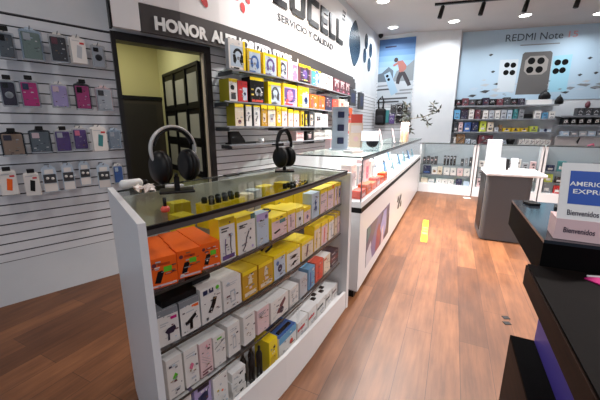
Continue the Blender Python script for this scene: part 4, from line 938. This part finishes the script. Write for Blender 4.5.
mb = MB(); mb.lathe([(.05, 0), (.058, .02), (.052, .15), (.046, .29), (.042, .29), (.046, .05)], BAMBOO, n=18); mb.build('body', va)
for k in range(10):
    a = 2 * math.pi * k / 10; mb = MB(); mb.tube([(.058 * math.cos(a), .058 * math.sin(a), .01), (.050 * math.cos(a), .050 * math.sin(a), .29)], .006, PALEP if k % 2 else BAMBOO, 6); mb.build('slat', va)
pl = empty('branch_plant', 'sparse dark branch plant with thin leaves in the wooden vase', 'plant', (4.95, .66, TZ + .06))
rr = random.Random(11)
tx, ty = .13, -.991      # sideways, across the view
bran = [[(0, 0, 0), (.01, 0, .25), (-.01, 0, .36), (.03, 0, .48)], [(0, 0, .2), (-.05, 0, .30), (.0, 0, .42), (-.02, 0, .52)], [(0, 0, .24), (.09, 0, .28), (.26, 0, .31), (.40, 0, .38), (.47, 0, .43)], [(.26, 0, .31), (.30, 0, .24), (.31, 0, .17)], [(.36, 0, .36), (.37, 0, .45), (.35, 0, .50)], [(0, 0, .2), (.05, 0, .14), (.09, 0, .08)]]
mb = MB()
for b in bran: mb.tube([(tx * x * 1, ty * x, z) for x, y, z in b], .005, STEM, 6)
mb.build('stems', pl)
mb = MB()
for bi, b in enumerate(bran):
    for (xa, _, za), (xb, _, zb) in zip(b, b[1:]):
        for k in range(10 if bi in (1, 5, 0) else 5):
            if bi == 0 and zb < .26: continue
            u = rr.random(); x = xa + (xb - xa) * u; z = za + (zb - za) * u; a = rr.uniform(0, 6.28); l = rr.uniform(.04, .085); dy = rr.uniform(-.04, .04)
            dx, dz = math.cos(a) * l, math.sin(a) * l; nx, nz = -math.sin(a) * .012, math.cos(a) * .012
            P = lambda q, w, r: (tx * q - w * ty, ty * q + w * tx, r)
            mb.add([P(x, 0, z), P(x + dx * .5 + nx, dy * .6, z + dz * .5 + nz), P(x + dx, dy, z + dz), P(x + dx * .5 - nx, dy * .6, z + dz * .5 - nz)], [[0, 1, 2, 3]], LEAF)
mb.build('leaves', pl)

# ------------------------------------------------------------------ things hung on the poster wall
def pwbox(name, label, cat, s0, s1, z0, z1, m, art=(), d=.10, depth=.08, grp=None):
    return product(name, label, cat, grp, PW, d, s0, s1, z0, z1 - z0, depth, m, art)
bp = empty('backpack', 'black backpack hanging in the corner left of the poster', 'backpack', (8.44, 1.76, 1.42), -1.5)
mb = MB(); mb.rbox(-.13, .13, -.08, .08, 0, .42, BLACK, .05); mb.build('body', bp)
mb = MB(); mb.rbox(-.09, .09, -.12, -.06, .05, .24, mat('bag_fabric', (30, 30, 36), .8), .03); mb.build('pocket', bp)
mb = MB(); mb.tube([(-.05, 0, .40), (-.07, 0, .62), (.02, 0, .72), (.07, 0, .58), (.05, 0, .40)], .02, BLACK, 8); mb.build('strap', bp)
mb = MB(); mb.tube([(8.606, 1.75, 2.10), (8.43, 1.75, 2.10), (8.41, 1.75, 2.12)], .006, STEEL, 6); tag(mb.build('display_hook'), 'steel hook in the corner holding the black backpack', 'hook')
hg = 'packs hanging on the slats under the poster'
pwbox('hanging_box', 'teal pack hanging beside the black backpack', 'pack', .27, .39, 1.48, 1.80, TEAL, (), grp=hg)
for i, (s0, s1, z0, z1, m, lb) in enumerate(((.42, .56, 1.74, 1.95, DGREY, 'dark grey pack, upper left under the poster'), (.58, .72, 1.76, 1.96, BLACK, 'black round headset pack, upper middle under the poster'), (.76, .92, 1.78, 1.95, GREY, 'grey pack, upper right under the poster'), (.40, .53, 1.46, 1.70, PURPLE, 'muted purple pack, lower left under the poster'), (.56, .72, 1.48, 1.70, BLACK, 'black pack, lower middle under the poster'), (.75, .92, 1.50, 1.72, DGREY, 'slate pack, lower right under the poster'))):
    pwbox('hanging_box', lb, 'pack', s0, s1, z0, z1, m, [('ring', .5, .4, .22, .1, LGREY if i % 2 else BLACK), ('r', .1, .85, .9, .95, LGREY)], grp=hg)

# ------------------------------------------------------------------ far glass cabinets
FC = Path([(7.16, .62), (7.12, .04), (7.06, -.51), (6.98, -1.2), (6.80, -3.0)])
cab_lab = ('white glass cabinet across the end of the aisle, left unit beside the long counter', 'white glass cabinet behind the grey kiosk, middle unit', 'white glass cabinet behind the blue sign, right unit')
OFZ = {}
for ci, (s0, s1) in enumerate(((.0, 1.05), (1.07, 2.12), (2.14, 3.5))):
    pa, _ = FC.at(s0); pb, _ = FC.at(s1); v = pb - pa; Lc = v.length; rz = math.atan2(v.y, v.x)
    o = empty('glass_cabinet', cab_lab[ci], 'cabinet', (pa.x, pa.y, 0), rz)
    mb = MB(); mb.box(0, Lc, 0, .40, 0, .185, WHITE); mb.build('base', o)
    mb = MB(); mb.box(0, Lc, .385, .40, .185, 1.03, mat('cabinet_back', (168, 174, 182), .5)); mb.build('back_panel', o)
    for x in (0, Lc - .035): mb = MB(); mb.box(x, x + .035, 0, .39, .185, 1.03, WHITE); mb.build('side_post', o)
    for z in (.385, .59): mb = MB(); mb.box(.035, Lc - .035, .012, .385, z - .008, z, GLASST); sh = mb.build('glass_shelf', o); mb = MB(); mb.box(.035, Lc - .035, .008, .012, z - .010, z + .002, GREY); mb.build('shelf_edge', sh)
    mb = MB(); mb.box(0, Lc, -.004, .40, 1.03, 1.042, GLASST); gt = mb.build('glass_top', o); mb = MB(); mb.box(0, Lc, -.010, -.004, 1.026, 1.044, DGREY); mb.build('edge_trim', gt)
    mb = MB(); mb.box(.035, Lc - .035, .0, .004, .185, 1.03, GLASS); mb.build('front_glass', o)
WHER = ('left end cabinet', 'cabinet behind the kiosk', 'right cabinet')
SHN = {.592: 'upper shelf', .387: 'lower shelf', .187: 'bottom'}
CNT = {}
def FCP(s0, s1, z, h, body, cname, art=(), depth=.08, name='product_box', cat='box', back=.10):
    ci = 0 if s0 < 1.06 else (1 if s0 < 2.12 else 2)
    k = (ci, z, cname, cat); CNT[k] = CNT.get(k, 0) + 1
    lb = '%s %s, %s of the %s, %s such from the left' % (cname, cat, SHN[z], WHER[ci], OL[CNT[k] - 1])
    return product(name, lb, cat, 'goods in the far glass cabinets', FC, -back, s0, s1, z - .001, h, depth, body, art)
GADG = dict(name='gadget', cat='gadget')
for k in range(4): FCP(.07 + .075 * k, .13 + .075 * k, .592, .15 + .02 * (k % 2), DGREY, 'dark grey', [('d', .5, .6, .25, PALEP)], **GADG)
for k in range(4): FCP(.48 + .06 * k, .52 + .06 * k, .592, .19, BLACK, 'slim black', [('r', .2, .7, .8, .9, LGREY)], **GADG)
for k in range(3): FCP(.80 + .075 * k, .85 + .075 * k, .592, .14 + .02 * k, GREY if k % 2 else DGREY, 'small grey' if k % 2 else 'small dark', [('d', .5, .5, .25, CARD)], **GADG)
FCP(.09, .24, .387, .17, NAVY, 'navy', [('r', .1, .1, .9, .3, BLUE)])
FCP(.27, .37, .387, .15, CARD, 'white', [('d', .5, .4, .3, BROWN)])
FCP(.38, .47, .387, .16, CREAM, 'cream', [('d', .5, .4, .3, BROWN)])
for k in range(4): FCP(.50 + .125 * k, .61 + .125 * k, .387, .15, (CARD, CARD, PALEP, CARD)[k], ('plain white', 'plain white', 'pale pink', 'plain white')[k], [('p', [(.3, .4), (.7, .45), (.6, .7)], GREY)])
FCP(.06, .2, .187, .10, CREAM, 'cream')
FCP(.22, .33, .187, .08, CARD, 'white', [('r', .1, .2, .9, .5, LGREY)])
for k in range(3): FCP(.37 + .115 * k, .48 + .115 * k, .187, .10, CARD, 'long white', [('d', .5, .5, .1, DGREY)])
FCP(.75, .86, .187, .125, NAVY, 'navy', [('r', .1, .1, .9, .3, DPURP)])
FCP(.89, 1.0, .187, .09, PBLUE, 'pale blue')
for r_, z_ in enumerate((.592, .387, .187)):
    for k in range(8):
        s0 = 1.13 + .118 * k; c = (CARD, LGREY, PALEP, CARD, GREY)[(k + r_) % 5]; nm = ('white', 'light grey', 'pale pink', 'white', 'mid grey')[(k + r_) % 5]
        FCP(s0, s0 + .095, z_, .12 + .03 * ((k * 7 + r_) % 3), c, nm, [('p', [(.2, .5), (.8, .55), (.7, .75), (.3, .7)], DGREY), ('d', .6, .3, .14, BLACK)])
for r_, z_ in enumerate((.592, .387, .187)):
    for k in range(8):
        s0 = 2.2 + .155 * k; c = (NAVY, PBLUE, LIME, TEAL, GREY, BLACK, SKYB, RED)[(k * 3 + r_ * 2) % 8]; nm = ('navy', 'pale blue', 'lime', 'teal', 'grey', 'black', 'sky blue', 'red')[(k * 3 + r_ * 2) % 8]
        FCP(s0, s0 + .12, z_, .10 + .04 * ((k * 5 + r_) % 3), c, nm, [('r', .2, .2, .8, .5, CARD)])
# ------------------------------------------------------------------ far wall shelving
SEC = ('main', 'right')
def far_shelf(label, s0, s1, z, depth=.27):
    o = empty('wall_shelf', label, 'shelf')
    f = FB.off(depth); b = FB.off(.002)
    pts = [f.at(s0)[0], f.at(s1)[0], b.at(s1)[0], b.at(s0)[0]]
    mb = MB(); mb.prism([(p.x, p.y) for p in pts], z - .018, z, LGREY); mb.build('board', o)
    mb = MB(); strip(mb, FB.off(depth + .006), s0, s1, z - .03, z + .004, GREY, .006); mb.build('price_rail', o)
ZS = {1.875: 'top', 1.562: 'second', 1.26: 'third', .925: 'lowest'}
for z, n_ in ZS.items(): far_shelf('%s shelf of the far wall under the banner' % n_, .07, 2.20, z)
ZR = {1.62: 'upper', 1.42: 'middle', 1.17: 'lower'}
for z, n_ in ZR.items(): far_shelf('%s shelf in the right section of the far wall' % n_, 2.27, 3.4, z)
def FW(s0, s1, z, h, body, cname, art=(), cat='box', name='product_box', depth=.14, extra=None):
    sec = 'main far wall' if z in ZS else 'right far wall'; zn = ZS.get(z) or ZR.get(z)
    k = (z, cname, cat); CNT[k] = CNT.get(k, 0) + 1
    lb = extra or '%s %s, %s %s shelf, %s such from the left' % (cname, cat, zn, sec, OL[min(CNT[k] - 1, 9)])
    return product(name, lb, cat, 'goods on the far wall shelves', FB, .25, s0, s1, z, h, depth, body, art)
for k in range(10):
    c, nm = ((BLACK, 'black'), (MAROON, 'dark maroon'), (DGREY, 'charcoal'), (BLACK, 'black'), (DPURP, 'dark purple'))[k % 5]
    FW(.02 + .15 * k, .16 + .15 * k, 1.875, .15 + .03 * (k % 3 == 1), c, nm, [('r', .2, .3, .8, .5, DGREY if k % 2 else MAROON), ('d', .5, .6, .15, GREY)])
FW(1.54, 2.06, 1.875, .115, WHITEM, 'long white', (), extra='long bright white box at the right end of the top far shelf')
for i, (s0, s1, z) in enumerate(((1.80, 2.05, 1.875 + .116), (2.14, 2.32, 1.875))):
    p_, rz_ = FB.pose((s0 + s1) / 2, .16); mb = MB(); w = (s1 - s0) / 2
    mb.lathe([(w * .3, 0), (w, .02), (w * 1.0, .09), (w * .6, .16), (w * .2, .19)], BLACK, n=14, sy=.5); mb.tube([(-w * .6, 0, .12), (0, 0, .22), (w * .6, 0, .12)], .012, BLACK, 6)
    tag(mb.build('carry_bag', None, (p_.x, p_.y, z), rz_), ('small black bag lying on the long white box on the top far shelf', 'small black bag hanging right of the long white box')[i], 'bag')
for k, (s0, s1, h, c, nm) in enumerate(((.02, .15, .22, SKYB, 'blue'), (.17, .32, .24, DPURP, 'dark purple'), (.35, .46, .24, CARD, 'white'), (.49, .60, .22, MAROON, 'maroon'), (.66, .77, .20, CARD, 'white'), (.79, .90, .20, LGREY, 'light grey'), (.92, 1.03, .20, CARD, 'white'), (1.05, 1.16, .21, LGREY, 'light grey'), (1.18, 1.28, .20, PBLUE, 'pale blue'), (1.31, 1.40, .22, TEAL, 'teal'), (1.42, 1.53, .24, GREY, 'grey'), (1.75, 1.88, .18, CARD, 'white'), (1.90, 2.02, .14, SKYB, 'blue'), (2.04, 2.16, .16, CARD, 'white'))):
    FW(s0, s1, 1.562, h, c, nm, [('d', .35, .6, .13, DGREY), ('d', .65, .6, .13, DGREY), ('r', .2, .15, .8, .25, NAVY if k % 2 else DGREY)])
p_, rz_ = FB.pose(1.635, .17); mb = MB(); mb.lathe([(.05, -.09), (.055, -.08), (.055, .08), (.05, .09)], BLACK, (0, 0, .055), 14, 'x'); tag(mb.build('roll', None, (p_.x, p_.y, 1.562), rz_), 'black roll lying on the second far wall shelf', 'roll')
for k, (s0, s1, h, c, nm) in enumerate(((.04, .13, .22, DGREY, 'dark grey'), (.15, .24, .23, PALEP, 'pale'), (.27, .42, .23, BLUE, 'blue'), (.44, .59, .23, NAVY, 'navy'), (.62, .76, .25, LIME, 'yellow-green'), (.79, .92, .23, CREAM, 'cream'), (.95, 1.04, .1, LGREY, 'light grey'), (1.06, 1.11, .16, BROWN, 'brown'), (1.13, 1.30, .09, YELD, 'flat yellow'), (1.32, 1.49, .09, YELD, 'flat yellow'), (1.51, 1.66, .09, YELD, 'flat yellow'), (1.70, 1.86, .13, LIME, 'yellow-green'), (1.90, 2.14, .06, PBLUE, 'pale blue'))):
    FW(s0, s1, 1.26, h, c, nm, [('r', .2, .2, .8, .4, DGREY if k % 2 else CARD), ('d', .5, .65, .15, NAVY)])
for k, (s0, s1, h, c, nm) in enumerate(((.08, .12, .2, CARD, 'white'), (.13, .32, .27, BROWN, 'kraft brown'), (.34, .45, .16, PBLUE, 'pale blue'), (.47, .58, .14, LGREY, 'light grey'), (.63, .95, .25, MAROON, 'dark red'), (.98, 1.1, .13, CARD, 'white'), (1.12, 1.24, .12, PBLUE, 'pale blue'), (1.52, 1.62, .16, CARD, 'white'), (1.63, 1.73, .17, CARD, 'white'), (1.74, 1.84, .16, CARD, 'white'), (1.85, 1.95, .17, CARD, 'white'), (1.96, 2.06, .16, CARD, 'white'), (2.07, 2.17, .15, CARD, 'white'))):
    FW(s0, s1, .925, h, c, nm, [('l', [(.2, .3), (.8, .7)], .12, DGREY), ('d', .3, .7, .1, GREY)])
p_, rz_ = FB.pose(1.36, .17); mb = MB(); mb.lathe([(.05, 0), (.06, .02), (.09, .12), (.085, .16)], BLACK, n=16); tag(mb.build('bowl', None, (p_.x, p_.y, .925), rz_), 'black bowl with a green rim on the lowest far wall shelf', 'bowl')
for k in range(6):
    FW(2.33 + .15 * k, 2.46 + .15 * k, 1.42, .15, BLACK, 'black', [('p', [(.2, .3), (.8, .35), (.7, .8), (.3, .75)], CARD), ('r', .35, .4, .55, .6, DGREY if k != 4 else MAROON)])
for k in range(4):
    FW(2.58 + .15 * k, 2.71 + .15 * k, 1.62, .17, DGREY, 'dark grey', [('ring', .5, .4, .2, .1, LGREY), ('r', .2, .1, .8, .2, LGREY)])
p_, rz_ = FB.pose(2.79, .18); mb = MB(); mb.lathe([(.02, 0), (.045, .03), (.05, .09), (.03, .13), (.02, .15)], MAROON, n=14); tag(mb.build('figurine', None, (p_.x, p_.y, 1.79), rz_), 'small dark red figurine on top of the dark grey boxes, right of the far wall', 'figurine')
for k in range(5):
    FW(2.36 + .17 * k, 2.51 + .17 * k, 1.17, .11, (PBLUE, GREY, LGREY, PBLUE, GREY)[k], ('pale blue', 'grey', 'light grey', 'pale blue', 'grey')[k], [('r', .2, .3, .8, .6, CARD)])
mb = MB(); strip(mb, FB.off(.20), 2.27, 3.4, .80, 1.14, WHITEM, .02); tag(mb.build('blank_board'), 'blank white panel under the right section shelves of the far wall', 'panel')
p_, rz_ = FB.pose(2.98, .235); mb = MB(); mb.tube([(-.07, 0, .02), (-.05, 0, .12), (.04, 0, .16), (.07, 0, .08), (-.02, 0, .06), (-.06, 0, .0)], .022, PINK, 8); tag(mb.build('ribbon', None, (p_.x, p_.y, .83), rz_), 'pink ribbon loop fixed on the blank white panel', 'ribbon')
p_, rz_ = FB.pose(2.72, .22); mb = MB(); mb.add([(-.03, 0, .0), (.0, 0, -.06), (.04, 0, .09), (.02, 0, .10), (-.03, .006, .0), (.0, .006, -.06), (.04, .006, .09), (.02, .006, .10)], [[0, 1, 2, 3], [4, 5, 6, 7], [0, 1, 5, 4], [1, 2, 6, 5], [2, 3, 7, 6], [3, 0, 4, 7]], DGREY); tag(mb.build('hanging_tag', None, (p_.x, p_.y, 1.04), rz_), 'small dark tag hanging on the blank white panel', 'tag')

# ------------------------------------------------------------------ grey kiosk
KI = empty('display_kiosk', 'dark grey display kiosk with a white top in the aisle', 'kiosk', (4.262, -.41, 0), -1.53)
# local x runs across the front (towards -Y), local y runs away from the viewer
mb = MB(); r = .05
pts = [(0, .56), (0, r)] + [(r - r * math.cos(a), r - r * math.sin(a)) for a in (.4, .8, 1.2)] + [(r, 0), (.46 - r, 0)] + [(.46 - r + r * math.sin(a), r - r * math.cos(a)) for a in (.4, .8, 1.2)] + [(.46, r), (.46, .56)]
mb.prism(pts, .012, .80, KIOSK); mb.build('cabinet', KI)
mb = MB(); mb.box(-.004, .001, .10, .52, .10, .78, BLACK); mb.build('side_shade', KI)  # black sheet standing in for shade on the kiosk's left side
mb = MB(); mb.box(.03, .37, .03, .53, 0, .014, BLACK); mb.build('plinth', KI)
mb = MB(); mb.rbox(-.01, .58, -.01, .58, .80, .835, WHITE, .008); mb.build('worktop', KI)
mb = MB(); mb.rbox(-.005, .155, .30, .325, .83, 1.21, LGREY, .006); mb.build('upright_panel', KI)
for i, x in enumerate((.17, .30)):
    a = Vector((4.262, -.41)) + Matrix.Rotation(-1.53, 2) @ Vector((x, .20 + .03 * i))
    dphone('bright white display phone on the grey kiosk, %s one' % ('left', 'right')[i], (a.x, a.y, .835), -1.53 + .05, .155, WHITEM, SCREEN, 'phones on the kiosk')
a = Vector((4.262, -.41)) + Matrix.Rotation(-1.53, 2) @ Vector((.235, .34)); mb = MB(); mb.rbox(-.025, .025, -.02, .02, 0, .14, BLACK, .005); tag(mb.build('black_gadget', None, (a.x, a.y, .835), -1.53), 'small black gadget between the two bright phones on the kiosk', 'gadget')

# ------------------------------------------------------------------ dark sales counter in the foreground
SCN = empty('sales_counter', 'dark sales counter with a violet side panel in the right foreground', 'counter')
mb = MB(); mb.box(.15, 1.085, -1.25, -.24, .885, .95, CTOP, side=DWOOD, front=CTOP); mb.box(.15, 1.085, -.241, -.236, .886, .945, DWOOD); mb.build('worktop', SCN)
mb = MB(); mb.box(.15, 1.25, -1.25, -.345, 0, .885, MBLK); mb.box(1.09, 1.30, -1.25, -.345, .885, .915, MBLK); mb.build('body', SCN)
mb = MB(); mb.box(.15, 1.25, -.345, -.335, 0, .885, VIOLET); mb.build('side_panel', SCN)
mb = MB(); mb.box(.45, 1.25, -.334, -.262, 0, .592, DWOOD, side=MBLK); mb.box(.45, 1.25, -.334, -.262, .592, .602, MBLK); tag(mb.build('low_shelf_unit'), 'low dark wood unit against the violet side of the foreground counter', 'shelf unit')
PC = empty('counter_top_case', 'black glossy slab case on the far half of the dark counter', 'display case', (1.09, -.27, .915), 0)
mb = MB(); mb.box(0, .58, -.95, 0, 0, .105, MBLK); mb.build('body', PC)
mb = MB(); mb.box(0, .58, -.95, 0, .105, .115, mat('smoked_top', (40, 46, 54), .1, spec=.6)); mb.build('smoked_glass_top', PC)
for i, (x, y) in enumerate(((1.60, -.33), (1.56, -.42))):
    mb = MB(); mb.rbox(-.03, .03, -.02, .02, 0, .012, BLACK, .003); tag(mb.build('card_reader', None, (x, y, 1.03), .3 - .5 * i), 'small black clip lying on the far edge of the black slab case, %s one' % ('left', 'right')[i], 'clip')
# payment sign
AS = empty('payment_sign', 'white countertop sign with a blue card logo on the black slab case', 'sign', (1.115, -.296, 1.031), -math.pi / 2 - .06)
wS = .138
mb = MB(); mb.add([(0, 0, 0), (wS, 0, 0), (wS, .09, 0), (0, .09, 0), (0, 0, .062), (wS, 0, .062), (wS, .09, .062), (0, .09, .062)], [[0, 1, 2, 3], [4, 5, 6, 7], [0, 1, 5, 4], [1, 2, 6, 5], [2, 3, 7, 6], [3, 0, 4, 7]], PALEP)
text_xz(mb, 'Bienvenidos', .020, .090, .022, .038, -.0003, DPURP, .0006, .012); mb.build('base_block', AS)
face = MB(); face.box(0, wS, 0, .006, 0, .165, WHITEM)
face.fpoly([(.020, .045), (.122, .045), (.122, .142), (.020, .142)], -.0005, AMEX)
text_xz(face, 'AMERICAN', .021, .121, .098, .111, -.0008, LETW, .0004, .01); text_xz(face, 'EXPRESS', .030, .121, .076, .089, -.0008, LETW, .0004, .01)
text_xz(face, 'Bienvenidos', .022, .092, .012, .028, -.0005, DPURP, .0006, .012)
face.build('logo_panel', AS, (0, .002, .062), 0, -.30)
mb = MB(); mb.add([(-.05, -.04, 0), (.05, -.04, 0), (.05, .04, 0), (-.05, .04, 0), (-.05, -.04, .003), (.05, -.04, .003), (.05, .04, .003), (-.05, .04, .003)], [[0, 1, 2, 3], [4, 5, 6, 7], [0, 1, 5, 4], [1, 2, 6, 5], [2, 3, 7, 6], [3, 0, 4, 7]], MAG)
tag(mb.build('flyer', None, (1.02, -.42, .951), .7), 'magenta flyer lying on the dark worktop below the payment sign', 'flyer')
mb = MB(); mb.tube([(-.05, 0, .005), (.05, 0, .005)], .003, WHITEM, 6); tag(mb.build('pen', None, (1.06, -.415, .950), -1.3), 'thin white pen above the magenta flyer', 'pen')

# ------------------------------------------------------------------ on the floor
mb = MB(); FY = mat('floor_yellow', (244, 214, 20), .4); FY2 = mat('floor_yellow_tan', (206, 168, 90), .5)
xs = [3.87, 4.18, 4.24, 4.32, 4.36, 4.44, 4.49, 4.85]
for k in range(7):
    a, b = xs[k], xs[k + 1]; ya, yb = .165 + .047 * (a - 3.87), .165 + .047 * (b - 3.87); m = FY if k % 2 == 0 else FY2
    mb.add([(a, ya, .002), (b, yb, .002), (b, yb + .07, .002), (a, ya + .07, .002)], [[0, 1, 2, 3]], m)  # alternating yellow and tan pieces along the strip
tag(mb.build('floor_strip'), 'broken yellow strip on the wooden floor of the aisle', 'sticker')
for i, (x, y) in enumerate(((2.47, -.475), (2.395, -.472))):
    mb = MB(); mb.box(-.018, .018, -.022, .022, .0, .003, BLACK); tag(mb.build('rubber_plug', None, (x, y, .0005), .4), 'small black cap on the floor right of the aisle, %s one' % ('farther', 'nearer')[i], 'cap')
mb = MB(); mb.box(-.05, .05, -.06, .06, 0, .003, WHITEM); tag(mb.build('paper_scrap', None, (6.84, -.36, .0005), .2), 'white paper scrap on the floor at the foot of the far cabinet', 'paper')

# ------------------------------------------------------------------ ceiling fittings
def downlight(x, y, label, power, col=(1, .96, .92), spread=2.6):
    o = empty('ceiling_downlight', label, 'ceiling light', (x, y, CEILZ), 0, 'round ceiling downlights')
    mb = MB(); mb.lathe([(.125, -.012), (.125, 0), (.105, -.002), (.105, -.012), (.125, -.012)], WHITEM, n=24, cap=False); mb.build('trim_ring', o)
    mb = MB(); mb.lathe([(.001, -.008), (.104, -.008), (.104, -.003), (.001, -.003)], LAMP, n=24); mb.build('diffuser', o)
    l = D.lights.new('downlight_lamp', 'AREA'); l.shape = 'DISK'; l.size = .2; l.energy = power; l.color = col; l.spread = spread
    lo = D.objects.new('downlight_lamp', l); COL.objects.link(lo); lo.location = (x, y, CEILZ - .02); lo.parent = None
for x, y, lb, pw in ((6.35, 1.39, 'round downlight nearest the leaf emblem, top edge of the view', 42), (7.98, 1.49, 'round downlight in front of the tall blue poster', 20), (8.13, .23, 'round downlight in front of the white column', 28), (8.35, -1.08, 'round downlight above the banner lettering', 24), (8.87, -2.41, 'round downlight at the right edge of the view', 19)):
    downlight(x, y, lb, pw, (.93, .97, 1))
for k, (x, y, pw, sp_) in enumerate(((3.7, 1.30, 70, 2.3), (4.3, .55, 165, 1.75), (5.3, 1.0, 50, 2.4), (6.3, -.4, 36, 1.7), (4.3, -.9, 70, 1.7), (2.5, -1.5, 74, 1.7), (6.3, -1.9, 30, 1.9), (4.2, -2.6, 34, 1.9), (-.7, -1.5, 46, 2.5), (.1, 1.75, 14, 2.9))):  # unseen downlights added to brighten the shelf wall, aisle and payment sign
    downlight(x, y, 'added round ceiling downlight outside the view, placed to brighten the shop', pw, (1, .94, .90), sp_)
TR = empty('track_light_rail', 'black ceiling track with black spot heads before the banner', 'track light', (6.9, .55, CEILZ), 0)
mb = MB(); mb.add([(-.025, 0, -.035), (.025, 0, -.035), (.70, -3.3, -.035), (.65, -3.3, -.035), (-.025, 0, 0), (.025, 0, 0), (.70, -3.3, 0), (.65, -3.3, 0)], [[0, 1, 2, 3], [4, 5, 6, 7], [0, 1, 5, 4], [1, 2, 6, 5], [2, 3, 7, 6], [3, 0, 4, 7]], BLACK); mb.build('rail', TR)
for i, y in enumerate((-.15, -.82, -1.50, -2.25, -2.75)):
    x = -y * .205
    mb = MB(); mb.tube([(0, 0, -.03), (0, 0, -.09)], .01, BLACK, 8); mb.tube([(0, .01, -.06), (-.04, .05, -.26)], [.036, .04], BLACK, 14); mb.build('spot_head', TR, (x, y, 0))
mb = MB(); mb.lathe([(.06, 0), (.06, -.03), (.05, -.06), (.02, -.085), (.001, -.09)], BLACK, n=16); tag(mb.build('security_camera', None, (8.44, 1.86, CEILZ)), 'small black dome camera on the ceiling above the poster', 'camera')
# unseen lamp added to bring out the store room's olive walls
l = D.lights.new('storeroom_added_lamp', 'AREA'); l.size = .5; l.energy = 9; l.color = (1, .95, .78); lo = D.objects.new('storeroom_added_lamp', l); COL.objects.link(lo); q = dw(.2, .75); lo.location = (q[0], q[1], 2.46)

# ------------------------------------------------------------------ world, camera, view
w = D.worlds.new('World'); SC.world = w; w.use_nodes = True
bg = w.node_tree.nodes['Background']; bg.inputs[0].default_value = (.72, .84, 1.0, 1); bg.inputs[1].default_value = .50
cam = D.cameras.new('camera'); co = D.objects.new('camera', cam); COL.objects.link(co)
cam.sensor_width = 36; cam.sensor_fit = 'HORIZONTAL'; cam.lens = 36 * 311 / 600; cam.clip_start = .02
co.location = (0, 0, 1.35); co.rotation_euler = (math.radians(90 - 13.05), 0, math.radians(25.8 - 90))
SC.camera = co
SC.view_settings.view_transform = 'Standard'; SC.view_settings.look = 'None'; SC.view_settings.gamma = 1; SC.view_settings.use_curve_mapping = False
SC.view_settings.exposure = 0.0
